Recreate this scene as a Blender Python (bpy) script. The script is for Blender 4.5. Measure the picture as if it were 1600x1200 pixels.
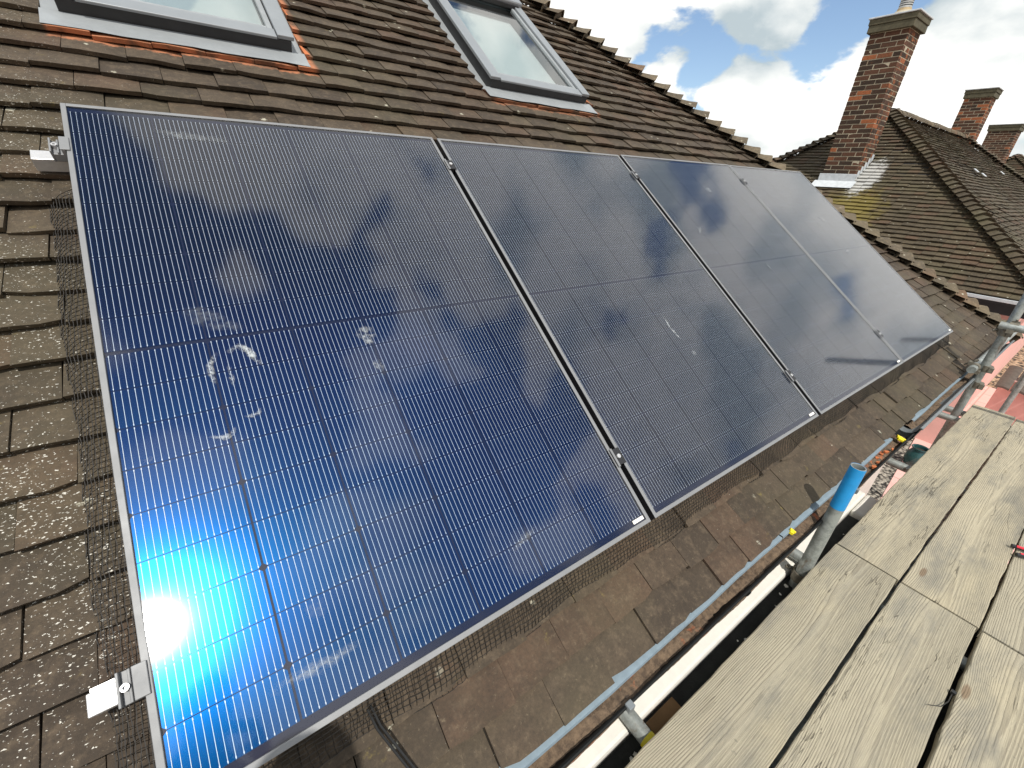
import bpy, bmesh, math, random
import numpy as np
from mathutils import Matrix, Vector
R_ = math.radians
random.seed(7)
for o in list(bpy.data.objects): bpy.data.objects.remove(o)
SC = bpy.context.scene
COL = SC.collection

# ------------------------------------------------------------------ camera
TH = R_(36.0)                                   # roof pitch
CW = Vector((0.2556, -0.4760, 0.8931))
RW = Matrix(((0.8200, -0.5706, 0.0443), (-0.2283, -0.3979, -0.8886), (0.5242, 0.7186, -0.4564)))  # right, down, forward
cam = bpy.data.cameras.new('camera'); camo = bpy.data.objects.new('camera', cam); COL.objects.link(camo)
r, d, f = RW[0].normalized(), None, RW[2].normalized()
r = (r - f * r.dot(f)).normalized(); d = f.cross(r)
camo.matrix_world = Matrix(((r.x, -d.x, -f.x, CW.x), (r.y, -d.y, -f.y, CW.y), (r.z, -d.z, -f.z, CW.z), (0, 0, 0, 1)))
cam.sensor_width = 36.0; cam.lens = 642.8 / 1600 * 36.0
cam.clip_start = 0.005; cam.clip_end = 3000
SC.camera = camo
SC.render.resolution_x, SC.render.resolution_y = 1024, 768

# ------------------------------------------------------------------ node helpers
def nd(nt, typ, ins=None, **props):
    n = nt.nodes.new(typ)
    for k, v in props.items(): setattr(n, k, v)
    for k, v in (ins or {}).items():
        s = n.inputs[k]
        if isinstance(v, bpy.types.NodeSocket): nt.links.new(v, s)
        else:
            if s.type == 'RGBA' and len(v) == 3: v = (*v, 1)
            s.default_value = v
    return n
def math_(nt, op, a, b=0.0, c=0.0, clamp=False):
    n = nd(nt, 'ShaderNodeMath', {0: a, 1: b, 2: c}, operation=op, use_clamp=clamp); return n.outputs[0]
def vmath(nt, op, a, b=(0, 0, 0), sc=None):
    n = nd(nt, 'ShaderNodeVectorMath', {0: a, 1: b}, operation=op)
    if sc is not None:
        if isinstance(sc, bpy.types.NodeSocket): nt.links.new(sc, n.inputs['Scale'])
        else: n.inputs['Scale'].default_value = sc
    return n.outputs['Value'] if op in ('DOT_PRODUCT', 'LENGTH') else n.outputs[0]
def mixc(nt, fac, a, b, blend='MIX'):
    n = nd(nt, 'ShaderNodeMix', data_type='RGBA', blend_type=blend)
    for i, v in ((0, fac), (6, a), (7, b)):
        if isinstance(v, bpy.types.NodeSocket): nt.links.new(v, n.inputs[i])
        else: n.inputs[i].default_value = (*v, 1) if isinstance(v, tuple) and len(v) == 3 else v
    return n.outputs[2]
def ramp(nt, fac, lo, hi, a=0.0, b=1.0, smooth=True):
    n = nd(nt, 'ShaderNodeMapRange', {0: fac, 1: lo, 2: hi, 3: a, 4: b}, interpolation_type='SMOOTHSTEP' if smooth else 'LINEAR')
    return n.outputs[0]
def noise(nt, vec, scale, detail=4, rough=.55, dist=0., out='Fac'):
    return nd(nt, 'ShaderNodeTexNoise', {'Vector': vec, 'Scale': scale, 'Detail': detail, 'Roughness': rough, 'Distortion': dist}).outputs[out]
def voro(nt, vec, scale, out='Distance', feature='F1', rnd=1.0):
    return nd(nt, 'ShaderNodeTexVoronoi', {'Vector': vec, 'Scale': scale, 'Randomness': rnd}, feature=feature).outputs[out]
def mapping(nt, vec, scale=(1, 1, 1), loc=(0, 0, 0), rot=(0, 0, 0)):
    return nd(nt, 'ShaderNodeMapping', {'Vector': vec, 'Scale': scale, 'Location': loc, 'Rotation': rot}).outputs[0]

# ------------------------------------------------------------------ world: daylight sky with broken cumulus
SUN = Vector((math.sin(R_(-153.7)) * math.cos(R_(59)), math.cos(R_(-153.7)) * math.cos(R_(59)), math.sin(R_(59))))
CLOUD_OFF = (2.6, 2.89, 3.63)
w = bpy.data.worlds.new('World'); SC.world = w; w.use_nodes = True
w.cycles.sampling_method = 'MANUAL'; w.cycles.sample_map_resolution = 512
nt = w.node_tree; nt.nodes.clear()
sky = nd(nt, 'ShaderNodeTexSky', sky_type='NISHITA', sun_disc=False, sun_elevation=R_(59), sun_rotation=R_(-153.7), altitude=50, air_density=1.0, dust_density=0.6, ozone_density=1.6)
tc = nd(nt, 'ShaderNodeTexCoord').outputs['Generated']
def cloudn(vec, det=7):
    p = mapping(nt, vec, scale=(1.0, 1.0, 1.75), loc=CLOUD_OFF)
    wv = nd(nt, 'ShaderNodeTexNoise', {'Vector': p, 'Scale': 5.0, 'Detail': 2., 'Roughness': .5}).outputs['Color']
    p = vmath(nt, 'ADD', p, vmath(nt, 'SCALE', vmath(nt, 'SUBTRACT', wv, (.5, .5, .5)), sc=.09))
    a = noise(nt, p, 3.1, det, .56, 0.)
    b = noise(nt, p, 1.35, 2, .5)
    bl = math_(nt, 'SUBTRACT', 1., voro(nt, p, 7.5, feature='F1'))      # rounded cauliflower heads
    n = math_(nt, 'ADD', math_(nt, 'MULTIPLY', a, .62), math_(nt, 'MULTIPLY', b, .42))
    return math_(nt, 'ADD', n, math_(nt, 'MULTIPLY', math_(nt, 'SUBTRACT', bl, .6), .16))
n0 = cloudn(tc)
n1 = cloudn(vmath(nt, 'ADD', tc, (-.03, -.035, .075)), 3)
cov = ramp(nt, n0, .452, .486)
lit = math_(nt, 'ADD', math_(nt, 'MULTIPLY', math_(nt, 'SUBTRACT', n0, n1), 6.5), .74, clamp=True)
lit = math_(nt, 'SUBTRACT', lit, math_(nt, 'MULTIPLY', ramp(nt, n0, .60, .74), .30), clamp=True)
ccol = mixc(nt, lit, (.54, .63, .67), (1.28, 1.26, 1.20))
skyb = vmath(nt, 'SCALE', sky.outputs[0], sc=.15)
bgc = mixc(nt, cov, skyb, ccol)
bg = nd(nt, 'ShaderNodeBackground', {'Color': bgc, 'Strength': 1.0})
nt.links.new(bg.outputs[0], nd(nt, 'ShaderNodeOutputWorld').inputs[0])

sl = bpy.data.lights.new('sun', 'SUN'); slo = bpy.data.objects.new('sun', sl); COL.objects.link(slo)
sl.energy = 4.2; sl.angle = R_(.53); sl.color = (1, .955, .88)
slo.rotation_euler = (-SUN).to_track_quat('-Z', 'Y').to_euler(); slo.location = (-5, -10, 18)
SC.view_settings.view_transform = 'Standard'; SC.view_settings.look = 'None'; SC.view_settings.gamma = 1
SC.view_settings.exposure = 0.0
SC.render.engine = 'CYCLES'; SC.cycles.max_bounces = 8; SC.cycles.transparent_max_bounces = 12

# ------------------------------------------------------------------ object helpers
RM = Matrix.Rotation(TH, 4, 'X')                # roof frame (u along eave, v up slope, n out of roof) -> world
def roofw(u, v, n): return RM @ Vector((u, v, n))
def tag(o, label=None, cat=None, group=None, kind=None):
    if label: o['label'] = label
    if cat: o['category'] = cat
    if group: o['group'] = group
    if kind: o['kind'] = kind
    return o
def link(name, me, mat=None, parent=None, mw=None):
    o = bpy.data.objects.new(name, me); COL.objects.link(o)
    if mat is not None and me is not None and not me.materials: me.materials.append(mat)
    if parent is not None: o.parent = parent
    if mw is not None: o.matrix_basis = mw
    return o
def empty(name, mw=None, parent=None):
    o = bpy.data.objects.new(name, None); COL.objects.link(o); o.empty_display_size = .1
    if parent: o.parent = parent
    if mw is not None: o.matrix_basis = mw
    return o
class MB:
    def __init__(s): s.v = []; s.f = []; s.attr = []; s.cur = 0.0; s.mi = []; s.m = 0
    def add(s, vs, fs):
        b = len(s.v); s.v += [tuple(x) for x in vs]
        for q in fs: s.f.append(tuple(b + i for i in q)); s.attr.append(s.cur); s.mi.append(s.m)
    def box(s, x0, x1, y0, y1, z0, z1, mw=None):
        vs = [Vector(p) for p in ((x0,y0,z0),(x1,y0,z0),(x1,y1,z0),(x0,y1,z0),(x0,y0,z1),(x1,y0,z1),(x1,y1,z1),(x0,y1,z1))]
        if mw is not None: vs = [mw @ p for p in vs]
        s.add(vs, [(0,3,2,1),(4,5,6,7),(0,1,5,4),(1,2,6,5),(2,3,7,6),(3,0,4,7)])
    def tube(s, a, b, r, n=16, r2=None, caps=True, hollow=0.0):
        a, b = Vector(a), Vector(b); ax = (b - a).normalized(); r2 = r if r2 is None else r2
        t = ax.orthogonal().normalized(); q = ax.cross(t)
        ring = lambda c, rr: [c + (t * math.cos(2*math.pi*k/n) + q * math.sin(2*math.pi*k/n)) * rr for k in range(n)]
        if hollow:
            vs = ring(a, r) + ring(b, r2) + ring(b, r2 - hollow) + ring(b - ax * min(.25, (b-a).length * .5), r2 - hollow)
            fs = [(k + j*n, (k+1) % n + j*n, (k+1) % n + (j+1)*n, k + (j+1)*n) for j in range(3) for k in range(n)]
            fs.append(tuple(range(3*n, 4*n))); fs.append(tuple(range(n-1, -1, -1)))
        else:
            vs = ring(a, r) + ring(b, r2)
            fs = [(k, (k+1) % n, (k+1) % n + n, k + n) for k in range(n)]
            if caps: fs += [tuple(range(n-1, -1, -1)), tuple(range(n, 2*n))]
        s.add(vs, fs)
    def path(s, pts, r, n=8):
        pts = [Vector(p) for p in pts]
        rings = []
        for i, p in enumerate(pts):
            ax = (pts[min(i+1, len(pts)-1)] - pts[max(i-1, 0)]).normalized()
            ref = Vector((0, 0, 1)) if abs(ax.z) < .9 else Vector((1, 0, 0))
            t = ax.cross(ref).normalized(); q = ax.cross(t)
            rings += [p + (t * math.cos(2*math.pi*k/n) + q * math.sin(2*math.pi*k/n)) * r for k in range(n)]
        m = len(pts)
        s.add(rings, [(k + j*n, (k+1) % n + j*n, (k+1) % n + (j+1)*n, k + (j+1)*n) for j in range(m-1) for k in range(n)] + [tuple(range(n-1, -1, -1)), tuple(range((m-1)*n, m*n))])
    def lathe(s, prof, c=(0, 0, 0), n=24, cap=True):
        c = Vector(c); vs = []
        for rr, z in prof: vs += [c + Vector((rr * math.cos(2*math.pi*k/n), rr * math.sin(2*math.pi*k/n), z)) for k in range(n)]
        m = len(prof); fs = [(k + j*n, (k+1) % n + j*n, (k+1) % n + (j+1)*n, k + (j+1)*n) for j in range(m-1) for k in range(n)]
        if cap: fs += [tuple(range(n-1, -1, -1)), tuple(range((m-1)*n, m*n))]
        s.add(vs, fs)
    def sheet(s, grid):                          # grid[j][i] of points
        h, wd = len(grid), len(grid[0])
        s.add([p for row in grid for p in row], [(j*wd+i, j*wd+i+1, (j+1)*wd+i+1, (j+1)*wd+i) for j in range(h-1) for i in range(wd-1)])
    def mesh(s, name, smooth=False, attr=False):
        me = bpy.data.meshes.new(name); me.from_pydata(s.v, [], s.f)
        if attr:
            a = me.attributes.new('piece_rand', 'FLOAT', 'FACE'); a.data.foreach_set('value', s.attr)
        if any(s.mi): me.polygons.foreach_set('material_index', s.mi)
        if smooth: me.polygons.foreach_set('use_smooth', [True] * len(me.polygons))
        me.update(); return me
    def obj(s, name, mat, parent=None, mw=None, smooth=False, attr=False, bevel=0.0):
        o = link(name, s.mesh(name, smooth, attr), mat, parent, mw)
        if bevel:
            b = o.modifiers.new('bevel', 'BEVEL'); b.width = bevel; b.segments = 2; b.limit_method = 'ANGLE'
        if smooth:
            try: o.data.set_sharp_from_angle(angle=R_(40))
            except Exception: pass
        return o

# ------------------------------------------------------------------ materials
def newmat(name, col=(.5, .5, .5), rough=.6, metal=0., spec=.5):
    m = bpy.data.materials.new(name); m.use_nodes = True
    b = m.node_tree.nodes['Principled BSDF']
    b.inputs['Base Color'].default_value = (*col, 1); b.inputs['Roughness'].default_value = rough
    b.inputs['Metallic'].default_value = metal; b.inputs['Specular IOR Level'].default_value = spec
    return m, m.node_tree, b
def L(nt, a, b): nt.links.new(a, b)
def bump(nt, b, h, strength=.4, dist=.01):
    L(nt, nd(nt, 'ShaderNodeBump', {'Height': h, 'Strength': strength, 'Distance': dist}).outputs[0], b.inputs['Normal'])
def rnd(nt):                                      # one random number per piece, for own objects and joined pieces alike
    a = nd(nt, 'ShaderNodeAttribute', attribute_name='piece_rand').outputs['Fac']
    o = nd(nt, 'ShaderNodeObjectInfo').outputs['Random']
    return math_(nt, 'FRACT', math_(nt, 'ADD', a, o))
def wpos(nt): return nd(nt, 'ShaderNodeNewGeometry').outputs['Position']

WIN = [(.01, .745), (1.775, 2.515)]              # the two roof windows, u range
def tile_material(name, c0, c1, c2, sparkle=True, fresh=True, moss=.5, yellow=None, crust=.80):
    m, nt, b = newmat(name, rough=.8, spec=.35)
    P = wpos(nt); q = rnd(nt)
    off = nd(nt, 'ShaderNodeCombineXYZ', {0: math_(nt, 'MULTIPLY', q, 37.), 1: math_(nt, 'MULTIPLY', q, 91.), 2: 0.}).outputs[0]
    PO = vmath(nt, 'ADD', P, off)
    big = noise(nt, PO, 9, 5, .6); fine = noise(nt, P, 140, 4, .7); med = noise(nt, PO, 34, 5, .65)
    c = mixc(nt, ramp(nt, q, .15, .85), c0, c1)
    c = mixc(nt, ramp(nt, math_(nt, 'FRACT', math_(nt, 'MULTIPLY', q, 7.31)), .72, .9), c, c2)
    c = mixc(nt, math_(nt, 'MULTIPLY', ramp(nt, big, .35, .7), .55), c, tuple(x * .55 for x in c0))
    c = mixc(nt, math_(nt, 'MULTIPLY', ramp(nt, med, .45, .75), .5), c, tuple(min(1, x * 1.9) for x in c1))
    c = mixc(nt, math_(nt, 'MULTIPLY', ramp(nt, fine, .3, .75), .45), c, (.025, .02, .015))
    sp_ = noise(nt, P, 85, 5, .75); c = mixc(nt, math_(nt, 'MULTIPLY', ramp(nt, sp_, .56, .74), .45), c, (.21, .165, .105)); c = mixc(nt, math_(nt, 'MULTIPLY', ramp(nt, sp_, .46, .30), .5), c, (.028, .021, .015))
    # green-grey algae film in wide drifts
    area = noise(nt, P, 1.6, 4, .6)
    c = mixc(nt, math_(nt, 'MULTIPLY', ramp(nt, area, .45, .7), moss), c, (.085, .075, .040))
    yk = noise(nt, PO, 16, 5, .7); c = mixc(nt, math_(nt, 'MULTIPLY', ramp(nt, yk, .64, .76), .55), c, (.20, .155, .045))
    # reddish bare patches
    red = noise(nt, PO, 5.5, 4, .6)
    c = mixc(nt, math_(nt, 'MULTIPLY', ramp(nt, red, .68, .80), .35), c, (.17, .075, .042))
    if yellow is not None:
        g = noise(nt, P, 1.1, 3, .6); dd = vmath(nt, 'LENGTH', vmath(nt, 'MULTIPLY', vmath(nt, 'SUBTRACT', P, yellow[0]), yellow[1]))
        mk = math_(nt, 'MULTIPLY', ramp(nt, math_(nt, 'ADD', dd, math_(nt, 'MULTIPLY', noise(nt, P, 7, 5, .75), 1.5)), 1.75, 1.2), .65)
        c = mixc(nt, mk, c, (.19, .15, .03))
        dd = vmath(nt, 'LENGTH', vmath(nt, 'MULTIPLY', vmath(nt, 'SUBTRACT', P, yellow[2]), yellow[3]))
        mk = math_(nt, 'MULTIPLY', ramp(nt, math_(nt, 'ADD', dd, math_(nt, 'MULTIPLY', noise(nt, PO, 12, 5, .8), 1.3)), 1.45, 1.15), .8)
        c = mixc(nt, mk, c, (.46, .46, .44))
    if fresh:                                      # clean orange clay freshly uncovered below the two roof windows
        uv = nd(nt, 'ShaderNodeVectorRotate', {'Vector': P, 'Angle': -TH}, rotation_type='X_AXIS').outputs[0]
        sx = nd(nt, 'ShaderNodeSeparateXYZ', {0: uv})
        for (a0, a1), amt in zip(WIN, (.85, .45)):
            inu = math_(nt, 'MULTIPLY', ramp(nt, sx.outputs[0], a0 - .05, a0 - .03), ramp(nt, sx.outputs[0], a1 + .09, a1 + .06))
            edge = math_(nt, 'ADD', sx.outputs[1], math_(nt, 'MULTIPLY', math_(nt, 'SUBTRACT', med, .5), .09))
            k = math_(nt, 'MULTIPLY', inu, ramp(nt, edge, 2.225, 2.245))
            c = mixc(nt, math_(nt, 'MULTIPLY', math_(nt, 'MULTIPLY', k, amt), ramp(nt, noise(nt, P, 11, 4, .65), .36, .55, .25, 1.)), c, (.42, .16, .075))
        k = None
    # lichen: a few pale crusts
    wob = math_(nt, 'ADD', voro(nt, P, 15), math_(nt, 'MULTIPLY', math_(nt, 'SUBTRACT', noise(nt, P, 75, 4, .7), .5), .55))
    pk = nd(nt, 'ShaderNodeSeparateColor', {0: voro(nt, P, 15, 'Color')}).outputs[0]
    k = math_(nt, 'MULTIPLY', ramp(nt, wob, .16, .08), ramp(nt, pk, crust, crust + .02))
    c = mixc(nt, math_(nt, 'MULTIPLY', k, .7), c, (.48, .46, .36))
    if sparkle:  # white flecks: sun glints painted in among fine lichen, densest at lower left
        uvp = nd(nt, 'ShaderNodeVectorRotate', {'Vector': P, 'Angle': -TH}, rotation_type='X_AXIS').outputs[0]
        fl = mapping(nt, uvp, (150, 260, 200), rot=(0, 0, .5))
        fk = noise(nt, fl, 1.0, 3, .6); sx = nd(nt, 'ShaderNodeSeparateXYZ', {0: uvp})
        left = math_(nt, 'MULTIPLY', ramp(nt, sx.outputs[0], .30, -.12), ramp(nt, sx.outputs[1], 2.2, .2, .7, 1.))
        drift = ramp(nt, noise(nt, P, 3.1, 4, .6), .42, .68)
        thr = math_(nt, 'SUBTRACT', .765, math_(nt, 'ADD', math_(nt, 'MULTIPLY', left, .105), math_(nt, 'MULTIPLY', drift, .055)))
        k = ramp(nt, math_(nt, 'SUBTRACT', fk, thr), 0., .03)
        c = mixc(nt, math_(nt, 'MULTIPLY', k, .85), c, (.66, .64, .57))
    L(nt, c, b.inputs['Base Color'])
    h = math_(nt, 'ADD', math_(nt, 'MULTIPLY', fine, .5), med)
    bump(nt, b, h, .55, .004)
    return m
M = {}
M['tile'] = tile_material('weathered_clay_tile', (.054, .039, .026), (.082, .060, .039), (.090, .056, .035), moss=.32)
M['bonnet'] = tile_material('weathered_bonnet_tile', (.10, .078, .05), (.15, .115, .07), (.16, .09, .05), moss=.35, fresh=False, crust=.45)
M['tile_far'] = tile_material('neighbour_clay_tile', (.060, .046, .027), (.090, .069, .040), (.10, .058, .034), sparkle=False, fresh=False, moss=.6, crust=.7,
                              yellow=((9.9, 2.75, .50), (1.15, 1.5, 1.0), (10.75, 2.86, 1.15), (1.35, 3.2, 1.2)))
def simple(name, col, rough=.6, metal=0., var=.25, scale=20, bmp=.15, spec=.5, dist=.003):
    m, nt, b = newmat(name, col, rough, metal, spec)
    P = wpos(nt); n = noise(nt, P, scale, 5, .6)
    L(nt, mixc(nt, math_(nt, 'MULTIPLY', ramp(nt, n, .3, .75), var), col, tuple(x * .4 for x in col)), b.inputs['Base Color'])
    L(nt, math_(nt, 'ADD', math_(nt, 'MULTIPLY', n, .3), rough - .15), b.inputs['Roughness'])
    if bmp: bump(nt, b, noise(nt, P, scale * 5, 4, .6), bmp, dist)
    return m
M['alu'] = simple('anodised_aluminium', (.215, .22, .225), .55, .2, .2, 14, .03)
M['bright'] = simple('bright_aluminium', (.62, .62, .62), .42, .6, .3, 40, .04)
def galv():
    m, nt, b = newmat('galvanised_tube', (.4, .4, .4), .5, .45)
    P = wpos(nt); n = noise(nt, P, 24, 6, .7); n2 = noise(nt, mapping(nt, P, (30, 30, 7)), 1., 5, .7); n3 = noise(nt, P, 70, 4, .7)
    c = mixc(nt, ramp(nt, n, .35, .65), (.36, .39, .38), (.22, .235, .22)); c = mixc(nt, math_(nt, 'MULTIPLY', ramp(nt, n2, .56, .70), .7), c, (.16, .105, .06))
    c = mixc(nt, math_(nt, 'MULTIPLY', ramp(nt, n3, .66, .72), .7), c, (.55, .54, .50)); L(nt, c, b.inputs['Base Color'])
    L(nt, ramp(nt, n, .3, .7, .38, .7), b.inputs['Roughness']); bump(nt, b, n3, .25, .004); return m
M['galv'] = galv()
M['rust'] = simple('rusty_coupler', (.21, .19, .15), .65, .4, .6, 60, .3)
M['blue'] = simple('blue_paint', (.012, .27, .62), .38, 0, .2, 40, .06)
M['wgrey'] = simple('grey_window_cladding', (.25, .27, .285), .42, .25, .15, 9, .03)
M['wdark'] = simple('black_window_frame', (.014, .014, .015), .5, 0, .3, 30, .03)
M['lead'] = simple('grey_flashing', (.30, .32, .33), .5, .2, .3, 12, .08)
M['leadpale'] = simple('pale_lead', (.55, .58, .60), .55, .1, .35, 14, .1)
M['black'] = simple('black_gutter', (.008, .009, .009), .6, 0, .5, 60, .15, spec=.25)
M['pvcgrey'] = simple('grey_gutter', (.17, .19, .20), .45, 0, .3, 30, .05)
M['strip'] = simple('grey_eave_strip', (.24, .31, .36), .5, 0, .3, 40, .05)
M['white'] = simple('white_plastic', (.78, .76, .70), .4, 0, .12, 25, .03)
M['blind'] = simple('pale_blind', (.40, .45, .46), .8, 0, .1, 5, 0)
M['felt'] = simple('black_felt', (.022, .024, .022), .85, 0, .5, 18, .5, dist=.006)
M['yellow'] = simple('yellow_plastic', (.75, .62, .02), .45, 0, .1, 30, 0)
M['cable'] = simple('black_cable', (.012, .012, .012), .4, 0, .3, 30, 0)
M['wire'] = simple('black_mesh_wire', (.022, .019, .016), .5, .3, .3, 30, 0)
M['orange'] = simple('broken_clay', (.50, .15, .05), .85, 0, .4, 80, .4)
M['deck'] = simple('roof_underlay', (.02, .018, .016), .95, 0, .3, 10, 0)
M['pink'] = simple('pink_render', (.74, .42, .37), .85, 0, .2, 5, .3)
M['pinkpave'] = simple('pink_paving', (.72, .44, .39), .85, 0, .2, 3, .3)
def paving():
    m, nt, b = newmat('pink_paving', rough=.9)
    P = wpos(nt); br = nd(nt, 'ShaderNodeTexBrick', {'Vector': P, 'Color1': (.70, .42, .37), 'Color2': (.64, .38, .33), 'Mortar': (.42, .27, .23), 'Scale': 1.0, 'Mortar Size': .012, 'Brick Width': .6, 'Row Height': .6})
    c = mixc(nt, math_(nt, 'MULTIPLY', ramp(nt, noise(nt, P, 3, 6, .7), .45, .7), .35), br.outputs['Color'], (.40, .28, .24))
    L(nt, c, b.inputs['Base Color']); bump(nt, b, noise(nt, P, 40, 4), .3, .01); return m
M['pinkpave'] = paving()
M['wallwhite'] = simple('painted_render', (.55, .53, .48), .9, 0, .3, 6, .5)
M['mortar'] = simple('pale_mortar', (.42, .37, .27), .95, 0, .35, 60, .5)
M['pot'] = simple('green_glaze', (.02, .07, .07), .25, 0, .5, 14, .1)
M['soil'] = simple('soil', (.03, .022, .015), .95, 0, .5, 60, .6)
M['coping'] = simple('dark_brown_tile', (.10, .078, .062), .8, 0, .4, 20, .2)
M['timber'] = simple('brown_timber', (.30, .17, .07), .75, 0, .5, 12, .2)
M['chimcap'] = simple('sooty_cap', (.10, .09, .055), .95, 0, .7, 9, .6)
M['clay'] = simple('clay_pot', (.50, .38, .22), .85, 0, .4, 14, .2)
M['potmetal'] = simple('pale_cowl', (.50, .50, .48), .5, .4, .3, 30, .1)
M['red'] = simple('red_grip', (.62, .03, .05), .4, 0, .1, 40, 0)
M['blackgrip'] = simple('black_grip', (.012, .012, .014), .5, 0, .1, 40, 0)
M['steel'] = simple('tool_steel', (.35, .35, .36), .35, .9, .3, 40, 0)

def gravel(name, a, b_, scale):
    m, nt, b = newmat(name, rough=.9)
    P = wpos(nt); c = nd(nt, 'ShaderNodeTexVoronoi', {'Vector': P, 'Scale': scale})
    s = nd(nt, 'ShaderNodeSeparateColor', {0: c.outputs['Color']}).outputs[0]
    col = mixc(nt, s, a, b_); col = mixc(nt, ramp(nt, c.outputs['Distance'], .35, .75), col, (.02, .018, .015))
    L(nt, col, b.inputs['Base Color']); bump(nt, b, math_(nt, 'SUBTRACT', 1., c.outputs['Distance']), 1., .02); return m
M['gravel'] = gravel('grey_gravel', (.16, .14, .115), (.42, .38, .31), 22)
M['shingle'] = gravel('tan_gravel', (.30, .19, .11), (.52, .38, .25), 14)
def silt(name, orange):
    m, nt, b = newmat(name, rough=.95)
    P = wpos(nt); n = noise(nt, P, 9, 5, .65); n2 = noise(nt, P, 60, 4, .7); n3 = noise(nt, mapping(nt, P, (3, 20, 20)), 1, 3)
    c = mixc(nt, ramp(nt, n2, .3, .7), (.075, .052, .035), (.18, .125, .08))
    c = mixc(nt, math_(nt, 'MULTIPLY', ramp(nt, n, .56, .66), orange), c, (.42, .13, .05)); c = mixc(nt, ramp(nt, n3, .66, .72), c, (.01, .01, .01))
    L(nt, c, b.inputs['Base Color']); bump(nt, b, n2, .9, .008); return m
M['silt'] = silt('gutter_silt', .9); M['silt2'] = silt('gutter_dust', .0)
def wood():
    m, nt, b = newmat('weathered_board', rough=.8, spec=.3)
    oi = nd(nt, 'ShaderNodeObjectInfo'); P = nd(nt, 'ShaderNodeTexCoord').outputs['Object']
    off = nd(nt, 'ShaderNodeCombineXYZ', {0: math_(nt, 'MULTIPLY', oi.outputs['Random'], 53.), 1: math_(nt, 'MULTIPLY', oi.outputs['Random'], 17.), 2: math_(nt, 'MULTIPLY', oi.outputs['Random'], 29.)}).outputs[0]
    PO = vmath(nt, 'ADD', P, off)
    sp = nd(nt, 'ShaderNodeSeparateXYZ', {0: P}); spo = nd(nt, 'ShaderNodeSeparateXYZ', {0: PO})
    # growth rings: distance from a wandering pith line below the face, bent round a few knots
    w1 = noise(nt, mapping(nt, PO, (.5, 0, 0)), 1.0, 2, .5); w2 = noise(nt, mapping(nt, PO, (.4, 0, 0), (40, 3, 9)), 1.0, 2, .5); w3 = noise(nt, mapping(nt, PO, (1.7, 30, 5)), 1.0, 4, .55)
    kv = nd(nt, 'ShaderNodeTexVoronoi', {'Vector': mapping(nt, PO, (1.15, 4.2, 1)), 'Scale': 1.0}, voronoi_dimensions='2D')
    has = ramp(nt, nd(nt, 'ShaderNodeSeparateColor', {0: kv.outputs['Color']}).outputs[0], .60, .61)
    kd = math_(nt, 'ADD', kv.outputs['Distance'], math_(nt, 'MULTIPLY', math_(nt, 'SUBTRACT', w3, .5), .05)); knot = math_(nt, 'MULTIPLY', ramp(nt, kd, .30, .0), has)
    yy = math_(nt, 'ADD', math_(nt, 'ADD', sp.outputs[1], .11), math_(nt, 'MULTIPLY', math_(nt, 'SUBTRACT', w1, .5), .16))
    dp = math_(nt, 'ADD', .015, math_(nt, 'MULTIPLY', w2, .06))
    rr = math_(nt, 'SQRT', math_(nt, 'ADD', math_(nt, 'MULTIPLY', yy, yy), math_(nt, 'MULTIPLY', dp, dp)))
    rr = math_(nt, 'ADD', rr, math_(nt, 'ADD', math_(nt, 'MULTIPLY', knot, .016), math_(nt, 'MULTIPLY', w3, .0075)))
    fr = math_(nt, 'FRACT', math_(nt, 'MULTIPLY', rr, 210.))
    grain = math_(nt, 'MULTIPLY', ramp(nt, fr, .15, .85), ramp(nt, fr, 1.0, .90))
    fib = noise(nt, mapping(nt, PO, (9, 420, 60)), 1.0, 4, .65)
    blot = noise(nt, mapping(nt, PO, (2.2, 8, 3)), 1.0, 6, .7)
    blot0 = noise(nt, mapping(nt, PO, (1.5, 6, 3), (3, 8, 1)), 1.0, 3, .6)
    tint = mixc(nt, oi.outputs['Random'], (.345, .312, .232), (.395, .35, .252))
    c = mixc(nt, math_(nt, 'MULTIPLY', math_(nt, 'MULTIPLY', grain, ramp(nt, blot0, .35, .65, .15, .6)), 1.0), tint, (.20, .175, .13))
    c = mixc(nt, math_(nt, 'MULTIPLY', ramp(nt, fib, .50, .70), .55), c, (.17, .15, .115))
    c = mixc(nt, math_(nt, 'MULTIPLY', ramp(nt, blot, .45, .68), .72), c, (.18, .172, .145))
    c = mixc(nt, math_(nt, 'MULTIPLY', ramp(nt, noise(nt, mapping(nt, PO, (3, 6, 5), (7, 7, 7)), 1., 4), .52, .72), .45), c, (.43, .375, .255))
    c = mixc(nt, math_(nt, 'MULTIPLY', math_(nt, 'MULTIPLY', ramp(nt, kd, .055, .03), has), .75), c, (.15, .095, .055))
    scuff = noise(nt, mapping(nt, PO, (60, 30, 20), rot=(0, 0, .7)), 1.0, 4, .7)
    c = mixc(nt, math_(nt, 'MULTIPLY', ramp(nt, scuff, .64, .72), .5), c, (.13, .12, .10))
    # long drying cracks
    cr = noise(nt, mapping(nt, PO, (1.3, 22, 4)), 1.0, 4, .6, .6)
    crk = math_(nt, 'MULTIPLY', ramp(nt, math_(nt, 'ABSOLUTE', math_(nt, 'SUBTRACT', cr, .5)), .006, .001), ramp(nt, noise(nt, mapping(nt, PO, (1.6, 9, 1)), 1., 2), .52, .6))
    c = mixc(nt, math_(nt, 'MULTIPLY', crk, .6), c, (.08, .065, .05))
    L(nt, c, b.inputs['Base Color'])
    h = math_(nt, 'ADD', math_(nt, 'MULTIPLY', grain, .5), math_(nt, 'MULTIPLY', fib, .9)); h = math_(nt, 'SUBTRACT', h, math_(nt, 'MULTIPLY', crk, 2.))
    bump(nt, b, h, .75, .0035); return m
M['wood'] = wood()
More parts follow.
